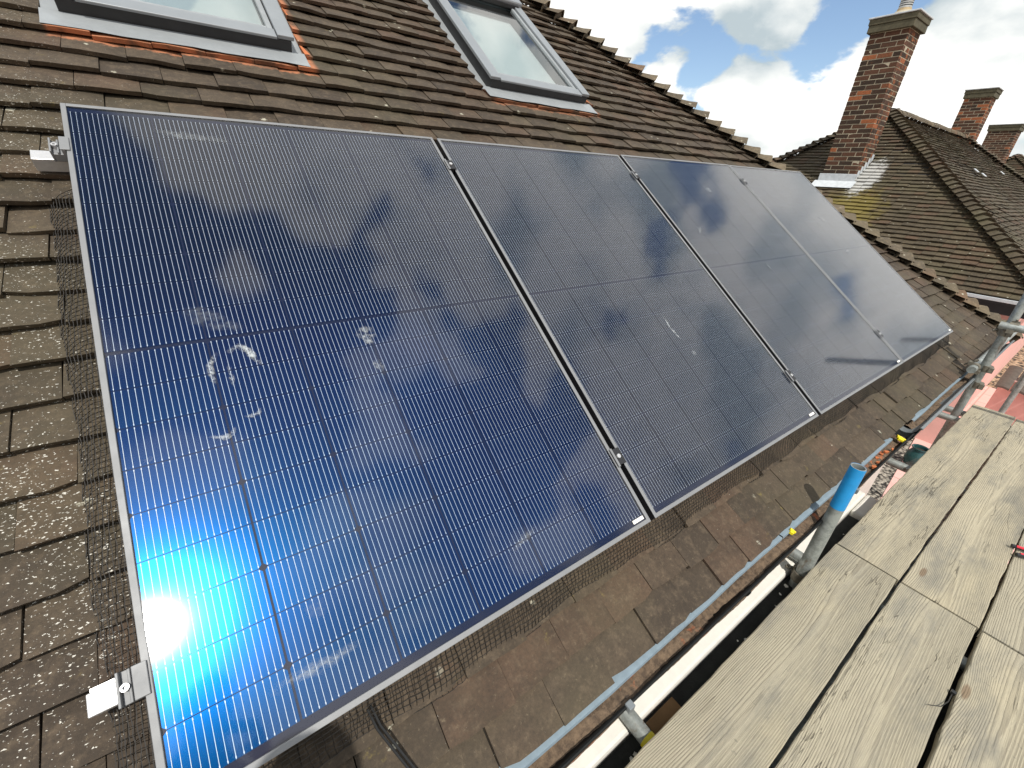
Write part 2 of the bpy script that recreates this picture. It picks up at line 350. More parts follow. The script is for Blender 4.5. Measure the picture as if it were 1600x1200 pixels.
def brickmat():
    m, nt, b = newmat('sooty_red_brick', rough=.9, spec=.3)
    P = wpos(nt); q = rnd(nt); sep = nd(nt, 'ShaderNodeSeparateXYZ', {0: P})
    c = mixc(nt, ramp(nt, q, .15, .9), (.040, .025, .017), (.10, .045, .026))
    c = mixc(nt, ramp(nt, math_(nt, 'FRACT', math_(nt, 'MULTIPLY', q, 9.7)), .88, .93), c, (.30, .10, .04))
    n = noise(nt, P, 6, 5, .7); n2 = noise(nt, P, 50, 4, .7)
    N = nd(nt, 'ShaderNodeSeparateXYZ', {0: nd(nt, 'ShaderNodeNewGeometry').outputs['Normal']}).outputs[1]
    side = ramp(nt, N, -.5, -.8)                  # front side more orange: its warm sunlight painted into the brick colour
    k = math_(nt, 'MULTIPLY', ramp(nt, math_(nt, 'ADD', n, math_(nt, 'MULTIPLY', side, .13)), .64, .76), .75)
    c = mixc(nt, k, c, (.40, .13, .045)); c = mixc(nt, math_(nt, 'MULTIPLY', ramp(nt, n2, .4, .75), .55), c, (.025, .02, .014))
    L(nt, c, b.inputs['Base Color']); bump(nt, b, math_(nt, 'ADD', n2, n), .6, .01); return m
M['brick'] = brickmat()
def cellmat():
    m, nt, b = newmat('silicon_cell', (.003, .005, .012), .21, 0., .5)
    q = nd(nt, 'ShaderNodeObjectInfo').outputs['Random']
    b.inputs['IOR'].default_value = 2.9; b.inputs['Thin Film IOR'].default_value = 1.74
    L(nt, math_(nt, 'ADD', 96., math_(nt, 'MULTIPLY', q, 3.0)), b.inputs['Thin Film Thickness']); return m
M['cell'] = cellmat()
M['back'] = newmat('dark_backsheet', (.004, .009, .035), .5, 0, .15)[0]
M['busbar'] = newmat('tinned_wire', (.46, .53, .62), .5, .2)[0]
def paneglass(name, ior=1.45, rough=.06, tint=(1, 1, 1), bmp=None):
    m = bpy.data.materials.new(name); m.use_nodes = True; nt = m.node_tree; nt.nodes.clear()
    fr = nd(nt, 'ShaderNodeFresnel', {'IOR': ior})
    tr = nd(nt, 'ShaderNodeBsdfTransparent', {'Color': tint}); gl = nd(nt, 'ShaderNodeBsdfGlossy', {'Roughness': rough, 'Color': (1, 1, 1)})
    if bmp:
        bp = nd(nt, 'ShaderNodeBump', {'Height': noise(nt, wpos(nt), bmp[0], 2, .5), 'Strength': bmp[1], 'Distance': .001})
        L(nt, bp.outputs[0], gl.inputs['Normal'])
    mx = nd(nt, 'ShaderNodeMixShader', {0: fr.outputs[0], 1: tr.outputs[0], 2: gl.outputs[0]})
    L(nt, mx.outputs[0], nd(nt, 'ShaderNodeOutputMaterial').inputs[0]); return m
M['pglass'] = paneglass('solar_glass', 1.55, .07)
M['wglass'] = paneglass('window_glass', 2.5, .015, (.93, .97, .97))
def smudgemat():
    m, nt, b = newmat('dried_smudge', (.62, .66, .66), .8)
    P = nd(nt, 'ShaderNodeTexCoord').outputs['Object']
    a = nd(nt, 'ShaderNodeAttribute', attribute_name='fade').outputs['Fac']
    k = math_(nt, 'MULTIPLY', a, ramp(nt, math_(nt, 'ADD', math_(nt, 'MULTIPLY', noise(nt, P, 38, 6, .75), .7), math_(nt, 'MULTIPLY', noise(nt, P, 170, 3, .7), .3)), .40, .66))
    L(nt, math_(nt, 'MULTIPLY', k, .72, clamp=True), b.inputs['Alpha']); return m
M['smudge'] = smudgemat()

# ------------------------------------------------------------------ ground
mb = MB(); g = 900.; mb.add([(-g, -g, -2.74), (g, -g, -2.74), (g, g, -2.74), (-g, g, -2.74)], [(0, 1, 2, 3)])
tag(mb.obj('ground', M['shingle']), kind='structure')
mb = MB(); mb.add([(-6, -9, -2.72), (13.2, -9, -2.72), (13.2, .62, -2.72), (5.6, -.05, -2.72), (-6, -.05, -2.72)], [(0, 1, 2, 3, 4)])
tag(mb.obj('driveway', M['pinkpave']), kind='structure')
mb = MB(); mb.add([(5.6, -.05, -2.716), (9.1, .27, -2.716), (9.1, 9, -2.716), (5.6, 9, -2.716)], [(0, 1, 2, 3)])
tag(mb.obj('gravel_strip', M['gravel']), kind='structure')

# ------------------------------------------------------------------ own house: roof, tiles
HIP = lambda v: 5.97 - .809 * v                  # crest of the right-hand hip in roof coordinates
NT = -.083; STEP = .0195; VR = 4.42
house = empty('house', Matrix.Translation((0, 0, 0)))
tag(house, 'house with brown tiled roof carrying the four solar panels', 'house')
rows = [-.277, -.178, -.083, .022, .126, .232, .322, .415, .518]
while rows[-1] < 1.30: rows.append(rows[-1] + .1012)
rows += [rows[-1] + x for x in (.099, .194, .296, .397, .507, .615, .716, .822)]
while rows[-1] < VR - .1: rows.append(rows[-1] + .104)
def wy(v, n): p = roofw(0, v, n); return p.y, p.z
mb = MB()
n_ = NT - .05
def rp(u, v): return roofw(u, v, n_)
A, B = rp(-3.6, -.25), rp(HIP(-.25) - .03, -.25); Rr = rp(HIP(VR) - .03, VR); Rl = rp(-3.6, VR)
Yr = Rr.y; Bb = Vector((B.x, 2 * Yr - B.y, B.z)); Ab = Vector((A.x, 2 * Yr - A.y, A.z))
mb.add([A, B, Rr, Rl, Bb, Ab], [(0, 1, 2, 3), (1, 4, 2), (4, 5, 3, 2), (0, 3, 5), (0, 5, 4, 1)])
roof = mb.obj('roof', M['deck'], house)
# walls below
mb = MB(); mb.box(-3.4, B.x - .28, .10, 2 * Yr - .10, -2.73, A.z - .01)
mb.obj('wall', M['wallwhite'], house)
mb = MB(); mb.box(-3.6, B.x - .02, -.115, -.09, -.42, -.262); mb.obj('fascia', M['white'], house)

TW = .1655
def tile_mesh(seed, simple_=False):
    rn = random.Random(seed); nx, ny = (4, 2); w_ = .1635; Lg = .158; mb = MB(); top = []
    cam_ = rn.uniform(.0005, .0032); yj = [rn.uniform(-.0018, .0018) for _ in range(nx + 1)]
    chip = rn.random(); tw = rn.uniform(-.0015, .0015)
    if chip < .5: yj[rn.choice((0, nx))] += rn.uniform(.004, .014)
    for j in range(ny + 1):
        row = []
        for i in range(nx + 1):
            x = -w_ / 2 + w_ * i / nx; y = Lg * j / ny * (.6 if j == 1 else 1)
            if j == 0: y += yj[i]
            z = cam_ * (1 - (2 * x / w_) ** 2) - STEP / .1 * y + tw * x / w_ * 2 + rn.uniform(-.0005, .0005)
            row.append(Vector((x, y, z)))
        top.append(row)
    mb.sheet(top)
    low = [p + Vector((0, .0015, -.0150 + rn.uniform(-.0012, .0012))) for p in top[0]]
    mb.add(top[0] + low, [(i + nx + 1, i + nx + 2, i + 1, i) for i in range(nx)])
    for s in (0, nx):
        a = [top[0][s], top[1][s], top[2][s]]; bq = [p + Vector((0, 0, -.0150)) for p in a]; bq[0] = low[s]
        mb.add(a + bq, [(0, 1, 4, 3), (1, 2, 5, 4)] if s else [(0, 3, 4, 1), (1, 4, 5, 2)])
    return mb
TM = [tile_mesh(100 + k) for k in range(10)]
TME = [t.mesh('tile') for t in TM]
for me in TME: me.materials.append(M['tile'])
# which pieces show: project through the camera, drop those hidden below the panels
PW, PH, GAP = 1.134, 1.722, .020
ARR = 4 * PW + 3 * GAP
RT = RM.to_3x3().transposed(); CR = RT @ CW
def pix(pw):
    q = pw - CW; z = f.dot(q)
    return None if z < .05 else (800 + 642.8 * r.dot(q) / z, 600 + 642.8 * d.dot(q) / z)
def under_panel(u, v, n):
    t = CR.z / (CR.z - n); x = CR.x + (u - CR.x) * t; y = CR.y + (v - CR.y) * t
    return 0 < x < ARR and 0 < y < PH
def area(u, v):
    if under_panel(u, v + .05, NT): return 0
    ps = [pix(roofw(u + a, v + b_, NT)) for a, b_ in ((-.08, 0), (.08, 0), (.08, .1), (-.08, .1))]
    if any(p is None for p in ps): return 0
    cx = sum(p[0] for p in ps) / 4; cy = sum(p[1] for p in ps) / 4
    if not (-25 < cx < 1625 and -20 < cy < 1220): return 0
    return abs(sum(ps[i][0] * ps[(i+1) % 4][1] - ps[(i+1) % 4][0] * ps[i][1] for i in range(4))) / 2
slots = []
for k, v in enumerate(rows):
    u = .505 - TW * 24 + (TW / 2 if k % 2 else 0) + random.uniform(-.012, .012) * (k > 2)
    while u < HIP(v) + .05:
        uc = u + TW / 2; u += TW
        lo, hi = uc - TW / 2, uc + TW / 2; cut = False
        for a0, a1 in WIN:
            if 2.275 < v < 3.60:
                if lo > a0 - .055 and hi < a1 + .055: cut = True
                elif lo < a0 - .05 < hi: hi = a0 - .05
                elif lo < a1 + .05 < hi: lo = a1 + .05
        if cut or hi - lo < .03: continue
        slots.append((k, v, uc, lo, hi))
def tile_mw(v, uc, rn):
    return Matrix.Translation((uc, v + rn.gauss(0, .0030), NT + rn.gauss(0, .0022))) @ Matrix.Rotation(rn.gauss(0, .007), 4, 'Z') @ Matrix.Rotation(rn.gauss(0, .006), 4, 'Y')
rn = random.Random(5)
whole = [(area(s[2], s[1]), i) for i, s in enumerate(slots) if abs(s[4] - s[3] - TW) < .001 and s[4] < HIP(s[1]) - .12]
pick = set(i for a, i in sorted(whole, reverse=True)[:300] if a > 0)
joined = MB()
for i, (k, v, uc, lo, hi) in enumerate(slots):
    mw = tile_mw(v, uc, rn); t = rn.randrange(10)
    if i in pick:
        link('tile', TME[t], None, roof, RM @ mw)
    else:
        joined.cur = rn.random()
        vs = []
        for p in TM[t].v:
            q = mw @ Vector(p); q.x = min(max(q.x, lo + .001), hi - .001, ); q.x = min(q.x, HIP(q.y) - .03)
            vs.append(q)
        if min(p.x for p in vs) > HIP(v) - .04: continue
        joined.add(vs, TM[t].f)
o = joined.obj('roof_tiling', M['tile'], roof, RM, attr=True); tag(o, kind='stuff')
# bonnet hip tiles, one per course
hd = Vector((1, -1, -math.tan(TH))).normalized(); lat = Vector((-1, -1, 0)).normalized(); hup = lat.cross(hd); hup = hup if hup.z > 0 else -hup
def bonnet_mesh(seed):
    rn = random.Random(seed); mb = MB(); g = []; nx = 8
    prof = lambda x, wd: -.55 * (math.sqrt(x * x + .02 ** 2) - .02)
    for j, (s_, wd, h) in enumerate(((0, .125, .078), (-.06, .110, .052), (-.20, .07, .006))):
        g.append([hd * s_ + lat * x + hup * (h + prof(x, wd) * (1 + (.15 if j == 0 else 0)) + rn.uniform(-.002, .002)) for x in [wd * (2 * i / nx - 1) * rn.uniform(.98, 1.02) for i in range(nx + 1)]])
    mb.sheet(g)
    low = [p - hup * (.013) - hd * .004 for p in g[0]]
    base = [hd * -.012 + lat * (.11 * (2 * i / nx - 1)) + hup * (-.03 + prof(.11 * (2 * i / nx - 1), .11)) for i in range(nx + 1)]
    mb.sheet([g[0], low]); mb.sheet([[p - hd * .012 for p in low], base])
    return mb.mesh('bonnet_tile', smooth=False)
BM = [bonnet_mesh(k) for k in range(5)]
for me in BM: me.materials.append(M['bonnet'])
for v in rows:
    p = roofw(HIP(v - .015), v - .015, NT - .012)
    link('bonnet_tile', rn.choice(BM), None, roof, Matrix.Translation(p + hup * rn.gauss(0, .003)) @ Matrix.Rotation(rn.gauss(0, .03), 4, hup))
# ridge and far slope tiles (seen only from elsewhere)
mb = MB(); mb.path([rp(-3.6, VR) + Vector((0, 0, .06)), rp(HIP(VR), VR) + Vector((0, 0, .06))], .10, 12); mb.obj('ridge', M['bonnet'], roof)

# ------------------------------------------------------------------ roof windows
for wi, (a0, a1) in enumerate(WIN):
    v0, v1 = 2.362, 3.47; nT = -.030; nB = NT - .01
    mb = MB(); mb.box(a0, a1, v0, v1, nB - .03, nT - .012)
    # keep the middle open for the pane: four bars instead of a block
    mb = MB()
    mb.box(a0, a1, v0, v0 + .07, nB - .03, nT - .014); mb.box(a0, a1, v1 - .07, v1, nB - .03, nT - .014)
    mb.box(a0, a0 + .06, v0 + .07, v1 - .07, nB - .03, nT - .014); mb.box(a1 - .06, a1, v0 + .07, v1 - .07, nB - .03, nT - .014)
    win = mb.obj('roof_window', M['wdark'], house, RM)
    def bar(name, mat, *bx, bev=.003):
        m_ = MB(); m_.box(*bx); return m_.obj(name, mat, win, bevel=bev)
    bar('side_cover', M['wgrey'], a0 - .012, a0 + .052, v0 + .004, v1 - .06, nT - .013, nT + .004)
    bar('side_cover', M['wgrey'], a1 - .052, a1 + .012, v0 + .004, v1 - .06, nT - .013, nT + .004)
    bar('sash_rail', M['wgrey'], a0 + .055, a1 - .055, v0 - .004, v0 + .058, nT - .013, nT - .002)
    bar('hood', M['wgrey'], a0 - .016, a1 + .016, v1 - .085, v1 + .05, nT - .013, nT + .030, bev=.01)
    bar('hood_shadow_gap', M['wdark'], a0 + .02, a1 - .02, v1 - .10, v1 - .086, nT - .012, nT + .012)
    for x0, x1, y0, y1 in ((a0 + .056, a0 + .078, v0 + .062, v1 - .1), (a1 - .078, a1 - .056, v0 + .062, v1 - .1), (a0 + .079, a1 - .079, v0 + .062, v0 + .082)):
        bar('sash_bead', M['lead'], x0, x1, y0, y1, nT - .024, nT - .008)
    m_ = MB(); m_.add([(a0 + .07, v0 + .075, nT - .022), (a1 - .07, v0 + .075, nT - .022), (a1 - .07, v1 - .08, nT - .022), (a0 + .07, v1 - .08, nT - .022)], [(0, 1, 2, 3)]); m_.obj('pane', M['wglass'], win)
    m_ = MB(); m_.box(a0 + .06, a1 - .06, v0 + .06, v1 - .07, nT - .10, nT - .094); m_.obj('blind', M['blind'], win)
    m_ = MB()                                    # sloped lead apron below and trays beside
    m_.sheet([[(a0 - .05 + (a1 - a0 + .1) * i / 8, 2.262 + .004 * math.sin(i * 2.1 + wi), NT + .006) for i in range(9)], [(a0 - .05 + (a1 - a0 + .1) * i / 8, 2.30, NT + .002) for i in range(9)], [(a0 - .05 + (a1 - a0 + .1) * i / 8, v0 + .004, NT + .0) for i in range(9)]])
    m_.obj('flashing_apron', M['lead'], win)
    for x0, x1 in ((a0 - .05, a0 - .001), (a1 + .001, a1 + .05)):
        m_ = MB(); m_.box(x0, x1, v0 + .006, v1 + .09, NT - .04, NT - .018); m_.obj('side_flashing', M['lead'], win)
    # clean-cut orange tile edges along the right side
    for k, v in enumerate(rows):
        if 2.28 < v < 3.3 and (v < 2.42 or rn.random() < .4):
            m_ = MB(); wdt = .022 if v < 2.42 else .007
            m_.add([(a1 + .052, v + .001, NT + .003), (a1 + .052 + wdt, v + .004, NT + .0035), (a1 + .052 + wdt * .4, v + .09, NT - .010), (a1 + .052, v + .098, NT - .011),
                    (a1 + .051, v + .001, NT - .02), (a1 + .051, v + .098, NT - .03)], [(0, 1, 2, 3), (0, 3, 5, 4)])
            m_.obj('cut_tile_edge', M['orange'], win)

# ------------------------------------------------------------------ gutter
def trough(x0, x1, cy, cz, rad, th=.004):
    mb = MB(); n = 14; g = []
    for x in (x0, x1):
        g.append([(x, cy - rad * math.cos(math.pi * k / n), cz - rad * math.sin(math.pi * k / n)) for k in range(n + 1)] +
                 [(x, cy + (rad - th) * math.cos(math.pi * k / n), cz - (rad - th) * math.sin(math.pi * k / n)) for k in range(n + 1)])
    for row in g: row.append(row[0])
    mb.sheet(g); return mb
GY, GZ = -.173, -.266
gut = trough(-3.6, 3.14, GY, GZ, .050).obj('gutter', M['black'], house, smooth=True)
mb = MB(); mb.path([(-3.6, GY - .051, GZ), (3.14, GY - .051, GZ)], .004, 8); mb.obj('gutter_bead', M['black'], gut)
gut2 = trough(3.24, 6.05, GY, GZ + .004, .056).obj('gutter', M['pvcgrey'], house, smooth=True)
mb = MB(); mb.box(3.24, 6.05, GY - .066, GY - .054, GZ - .004, GZ + .008); mb.obj('gutter_lip', M['pvcgrey'], gut2, bevel=.002)
trough(3.10, 3.27, GY, GZ + .006, .062, .003).obj('gutter_union', M['black'], gut, smooth=True)
# grey eave strip under the bottom course
def strip(x0, x1):
    mb = MB(); n = max(2, int((x1 - x0) / .15)); a = []; b_ = []; c_ = []
    for i in range(n + 1):
        x = x0 + (x1 - x0) * i / n; e = math.sin(x * 5.1) * .0018 + math.sin(x * 13.7) * .001
        a.append((x, -.140 + e, -.2555)); b_.append((x, -.181 + e, -.2555)); c_.append((x, -.1825 + e, -.266))
    mb.sheet([c_, b_, a]); return mb
strip(-3.6, 1.735).obj('eave_strip', M['strip'], house); strip(1.742, 2.95).obj('eave_strip', M['strip'], house); strip(3.30, 6.0).obj('eave_strip', M['strip'], house)
def siltobj(x0, x1, z):
    mb = MB(); n = int((x1 - x0) / .012); g = []
    rn = random.Random(3)
    ph = [rn.uniform(0, 6) for _ in range(6)]
    for j in range(9):
        y = GY - .05 + .1 * j / 8; row = []
        for i in range(n + 1):
            x = x0 + (x1 - x0) * i / n
            h = .007 * math.sin(x * 7 + ph[0]) + .005 * math.sin(x * 19 + ph[1] + j) + rn.uniform(-.003, .003)
            row.append((x, y, z + h + .008 * (1 - abs(j - 5) / 4)))
        g.append(row)
    mb.sheet(g); return mb
tag(siltobj(-3.5, 3.12, GZ - .030).obj('silt', M['silt'], gut), kind='stuff')
tag(siltobj(3.3, 6.0, GZ - .040).obj('silt', M['silt2'], gut2), kind='stuff')
for x in (.62, 1.42, 2.28, 3.0): # gutter brackets
    mb = MB(); mb.path([(x, GY - .056 * math.cos(a), GZ - .056 * math.sin(a)) for a in [math.pi * k / 8 for k in range(9)]] , .004, 6); mb.obj('gutter_bracket', M['black'], gut)
for x, lb in ((.835, None), (2.30, None)):
    mb = MB(); mb.box(x, x + .02, GY - .064, GY - .046, GZ - .012, GZ + .010); mb.obj('gutter_clip', M['pvcgrey'], gut, bevel=.002)

# ------------------------------------------------------------------ solar panels
CWD, CHT, CG, RG, MID = .1815, .0908, .0042, .0015, .0085
cm = MB(); ch = .006
cm.add([(-CWD/2, -CHT/2, 0), (CWD/2, -CHT/2, 0), (CWD/2, CHT/2 - ch, 0), (CWD/2 - ch, CHT/2, 0), (-CWD/2 + ch, CHT/2, 0), (-CWD/2, CHT/2 - ch, 0),
        (-CWD/2, -CHT/2, -.0006), (CWD/2, -CHT/2, -.0006), (CWD/2, CHT/2 - ch, -.0006), (CWD/2 - ch, CHT/2, -.0006), (-CWD/2 + ch, CHT/2, -.0006), (-CWD/2, CHT/2 - ch, -.0006)],
       [(0, 1, 2, 3, 4, 5)] + [(i, i + 6, (i + 1) % 6 + 6, (i + 1) % 6) for i in range(6)])
cell_me = cm.mesh('cell'); cell_me.materials.append(M['cell'])
def frames(mb_, *bx): mb_.box(*bx)
cw0 = (PW - (6 * CWD + 5 * CG)) / 2
halfh = 9 * CHT + 8 * RG; ch0 = (PH - 2 * halfh - MID) / 2
wm = MB()
for c in range(6):
    for k in range(16):
        x = cw0 + c * (CWD + CG) + CWD * (k + .5) / 16
        for y0 in (ch0, ch0 + halfh + MID):
            for rr in range(9):
                ya = y0 + rr * (CHT + RG); wv = .00046
                wm.add([(x - wv, ya + .0008, -.0047), (x + wv, ya + .0008, -.0047), (x + wv, ya + CHT - .0008, -.0047), (x - wv, ya + CHT - .0008, -.0047)], [(0, 1, 2, 3)])
                for yb in (ya + .002, ya + CHT - .005):          # solder pads at the ends
                    wm.add([(x - .0009, yb, -.0046), (x + .0009, yb, -.0046), (x + .0009, yb + .003, -.0046), (x - .0009, yb + .003, -.0046)], [(0, 1, 2, 3)])
wire_me = wm.mesh('busbar_wires'); wire_me.materials.append(M['busbar'])
PLAB = ['solar panel with footprint smudges, first in the row, clamped by two silver end clamps', 'solar panel with a pale scuff streak, between the footprint-smudged panel and the third', 'solar panel third along from the footprint-smudged one, with small bird-dropping marks', 'solar panel at the hip end of the row beside the stepped bonnet tiles']
def blob(pts_px, rn, u0, n=0.0012, wob=.25):
    pass
panels = []
for k in range(4):
    u0 = k * (PW + GAP) + (0, .003, .001, -.002)[k]; dn = (0, -.002, .002, -.001)[k]
    P = empty('solar_panel', RM @ Matrix.Translation((u0, 0, dn))); tag(P, PLAB[k], 'solar panel', 'row of solar panels on the roof'); panels.append(P)
    for bx, inner in (((0, .0115, 0, PH), k > 0), ((PW - .0115, PW, 0, PH), k < 3), ((.0115, PW - .0115, 0, .0115), False), ((.0115, PW - .0115, PH - .0115, PH), True)):
        m_ = MB(); m_.box(bx[0], bx[1], bx[2], bx[3], -.0035 if inner else -.032, 0); fr_ = m_.obj('frame_rail', M['alu'], P, bevel=.0010)
        if inner:
            m_ = MB(); m_.box(bx[0] + .0012, bx[1] - .0012, bx[2] + .0012, bx[3] - .0012, -.032, -.0036); m_.obj('rail_body', M['blackgrip'], fr_)
    m_ = MB(); m_.box(.0115, PW - .0115, .0115, PH - .0115, -.0095, -.0065); m_.obj('backsheet', M['back'], P)
    m_ = MB(); m_.add([(.0115, .0115, -.002), (PW - .0115, .0115, -.002), (PW - .0115, PH - .0115, -.002), (.0115, PH - .0115, -.002)], [(0, 1, 2, 3)]); m_.obj('glass', M['pglass'], P)
    for half in range(2):
        for rr in range(9):
            y = ch0 + half * (halfh + MID) + rr * (CHT + RG) + CHT / 2
            for c in range(6):
                x = cw0 + c * (CWD + CG) + CWD / 2
                link('cell', cell_me, None, P, Matrix.Translation((x, y, -.0055)) @ (Matrix.Rotation(math.pi, 4, 'Z') if rr % 2 else Matrix.Identity(4)))
    tag(link('busbar_wires', wire_me, None, P), kind='stuff')
    m_ = MB(); m_.box(PW - .062, PW - .018, .016, .026, -.0018, -.0012); m_.obj('sticker', M['white'], P)

# dried smudges lying on the glass (position read on the panel plane)
def px_roof(x, y, n=0.0):
    dv = r * ((x - 800) / 642.8) + d * ((y - 600) / 642.8) + f
    dv = RT @ dv; t = (n - CR.z) / dv.z; return Vector((CR.x + dv.x * t, CR.y + dv.y * t, n))
def smudge(pts, width, strength=1.0, seed=0, end=.35):
    P3 = [px_roof(*p) for p in pts]; k = min(3, max(0, int(P3[0].x // (PW + GAP)))); u0 = k * (PW + GAP)
    rn = random.Random(seed); mb = MB(); rings = []; fades = []
    dense = []
    for a, b_ in zip(P3, P3[1:]):
        for t in range(4): dense.append(a.lerp(b_, t / 4))
    dense.append(P3[-1]); n = len(dense); nx = 6
    verts = []; fade = []
    for i, p in enumerate(dense):
        tg = (dense[min(i + 1, n - 1)] - dense[max(i - 1, 0)]).normalized(); sd = Vector((-tg.y, tg.x, 0))
        t = i / (n - 1); wd = width * (end + (1 - end) * math.sin(math.pi * min(1, t * .9 + .08))) * rn.uniform(.75, 1.25)
        for j in range(nx + 1):
            s_ = 2 * j / nx - 1; q = p + sd * (s_ * wd); verts.append((q.x - u0, q.y, .0008))
            fade.append(strength * max(0, 1 - abs(s_) ** 2.2) * min(1, 5 * t + .05, 5 * (1 - t) + .05))
    mb.add(verts, [(j + i * (nx + 1), j + 1 + i * (nx + 1), j + 1 + (i + 1) * (nx + 1), j + (i + 1) * (nx + 1)) for i in range(n - 1) for j in range(nx)])
    o = mb.obj('smudge', M['smudge'], panels[k], smooth=True)
    a = o.data.attributes.new('fade', 'FLOAT', 'POINT'); a.data.foreach_set('value', fade)
for i, (pts, wd, st) in enumerate([
    ([(355, 551), (372, 541), (388, 548), (398, 560), (411, 571)], .010, 1.0), ([(340, 551), (327, 571), (331, 588), (337, 601)], .008, .9),
    ([(357, 570), (362, 590), (366, 604)], .006, .9), ([(408, 636), (404, 646), (392, 650), (382, 650)], .006, .8),
    ([(368, 667), (363, 679), (350, 684), (325, 683)], .007, 1.0), ([(562, 512), (572, 522), (578, 538)], .026, .8), ([(588, 562), (598, 580)], .016, .7),
    ([(240, 204), (280, 212), (320, 216), (360, 222)], .020, .32), ([(420, 1085), (470, 1055), (520, 1030), (565, 1000)], .014, .30), ([(430, 1078), (500, 1040), (552, 1012)], .006, .4),
    ([(800, 862), (818, 842), (836, 826)], .010, .28), ([(285, 485), (330, 500), (380, 515)], .03, .2), ([(480, 940), (510, 960)], .02, .15),
    ([(1036, 494), (1044, 508), (1054, 520), (1064, 530)], .009, .9), ([(1080, 546), (1088, 556)], .012, .6), ([(1104, 293), (1110, 302)], .02, .6), ([(1094, 354), (1092, 366)], .012, .4),
    ([(1172, 379), (1180, 386)], .014, .4), ([(1197, 413), (1206, 423)], .012, .6), ([(1281, 338), (1286, 346)], .025, .45), ([(1320, 388), (1328, 396)], .016, .5), ([(230, 715), (236, 722)], .008, .3)]):
    smudge(pts, wd, st, i)

# ------------------------------------------------------------------ mounting rails with clamps
for v, lb in ((.207, 'aluminium mounting rail under the lower half of the solar panels'), (1.545, 'aluminium mounting rail under the upper half of the solar panels')):
    T = empty('mounting_rail', RM @ Matrix.Translation((0, v, 0))); tag(T, lb, 'rail', 'panel mounting rails')
    m_ = MB(); m_.box(-.080, ARR + .03, -.018, .018, -.072, -.034); m_.obj('rail', M['bright'], T, bevel=.002)
    m_ = MB(); m_.box(-.080, ARR + .03, .0185, .025, -.072, -.052); m_.obj('rail_flange', M['bright'], T)
    m_ = MB()
    m_.box(-.030, -.002, -.026, .026, -.034, -.012); m_.box(-.012, .008, -.026, .026, .0012, .0040); m_.box(-.010, -.002, -.026, .026, -.012, .0012); m_.box(-.034, -.030, -.027, .027, -.034, -.002); m_.box(-.020, -.016, -.026, .026, -.012, -.006)
    c = m_.obj('end_clamp', M['alu'], T, bevel=.001)
    m_ = MB(); m_.tube((-.0235, .0, -.012), (-.0235, .0, -.001), .0062, 14, hollow=.003); m_.obj('bolt', M['bright'], c)
    for j in range(3):
        x = (j + 1) * (PW + GAP) - GAP / 2
        m_ = MB(); m_.box(x - .019, x + .019, -.026, .026, .0028, .0055); m_.box(x - .008, x + .008, -.026, .026, -.034, .0028)
        c = m_.obj('mid_clamp', M['blackgrip'], T, bevel=.001)
        m_ = MB(); m_.box(x - .019, x - .0115, -.030, .030, .0056, .0072); m_.obj('clamp_lip', M['alu'], c)
        m_ = MB(); m_.tube((x, 0, .0055), (x, 0, .010), .0068, 12); m_.obj('bolt', M['bright'], c)
    for x in (.35, 1.5, 2.7, 3.9):
        m_ = MB(); m_.box(x - .02, x + .02, -.03, .09, NT - .012, NT + .012); m_.obj('roof_hook', M['galv'], T)

# ------------------------------------------------------------------ bird-proofing wire mesh
def prism(mb, a, b_, w_):
    a, b_ = Vector(a), Vector(b_); ax = (b_ - a).normalized(); t = ax.orthogonal().normalized() * w_; q = ax.cross(t)
    mb.add([a + t, a - t * .5 + q * .87, a - t * .5 - q * .87, b_ + t, b_ - t * .5 + q * .87, b_ - t * .5 - q * .87], [(0, 1, 4, 3), (1, 2, 5, 4), (2, 0, 3, 5)])
def wiremesh(pts_fn, length, pitch, name, label, jitter=.002):
    mb = MB(); rn = random.Random(11); n = int(length / pitch); m = 9
    G = [[Vector(pts_fn(i / n, j / m)) + Vector((rn.gauss(0, jitter * .35), rn.gauss(0, jitter * .35), rn.gauss(0, jitter * .25))) for j in range(m + 1)] for i in range(n + 1)]
    for i in range(n + 1):
        for j in range(m + 1):
            if j < m: prism(mb, G[i][j], G[i][j + 1], .00085)
            if i < n: prism(mb, G[i][j], G[i + 1][j], .00085)
    o = mb.obj(name, M['wire'], None, RM); tag(o, label, 'wire mesh', 'bird mesh skirts round the panels'); return o
def lowfn(s, t):
    u = -.01 + (ARR + .02) * s; wv = .006 * math.sin(u * 9) + .004 * math.sin(u * 23 + 1)
    return (u + .004 * math.sin(u * 31), .004 - .088 * t ** 1.15 + (.004 + wv) * t, -.030 - (.068) * t ** .75 + .014 * math.sin(math.pi * t) + .003)
def leftfn(s, t):
    v = .01 + (1.40) * s; wv = .004 * math.sin(v * 11)
    return (-.002 - .072 * t + wv * t, v, -.028 - .064 * t ** .8 + .016 * math.sin(math.pi * t))
def rightfn(s, t):
    v = .01 + 1.7 * s; return (ARR + .002 + .05 * t, v, -.03 - .058 * t ** .8 + .01 * math.sin(math.pi * t))
wiremesh(lowfn, ARR, .0125, 'bird_mesh', 'black wire bird mesh along the lower edge of the solar panels')
wiremesh(leftfn, 1.4, .0125, 'bird_mesh', 'black wire bird mesh beside the footprint-smudged panel by the silver clamps')
wiremesh(rightfn, 1.7, .020, 'bird_mesh', 'black wire bird mesh beside the panel next to the hip')

# cables leaving the array over the tiles
ca = [px_roof(574, 1108, -.06), px_roof(590, 1140, -.068), px_roof(612, 1168, NT + .012), px_roof(640, 1203, NT + .010), px_roof(690, 1262, NT + .010)]
mb = MB(); mb.path(ca, .0026, 8); mb.path([p + Vector((.007, .003, .002)) for p in ca], .0026, 8)
tag(mb.obj('cable', M['cable'], None, RM, smooth=True), 'black twin cable running from under the panel down the tiles', 'cable')

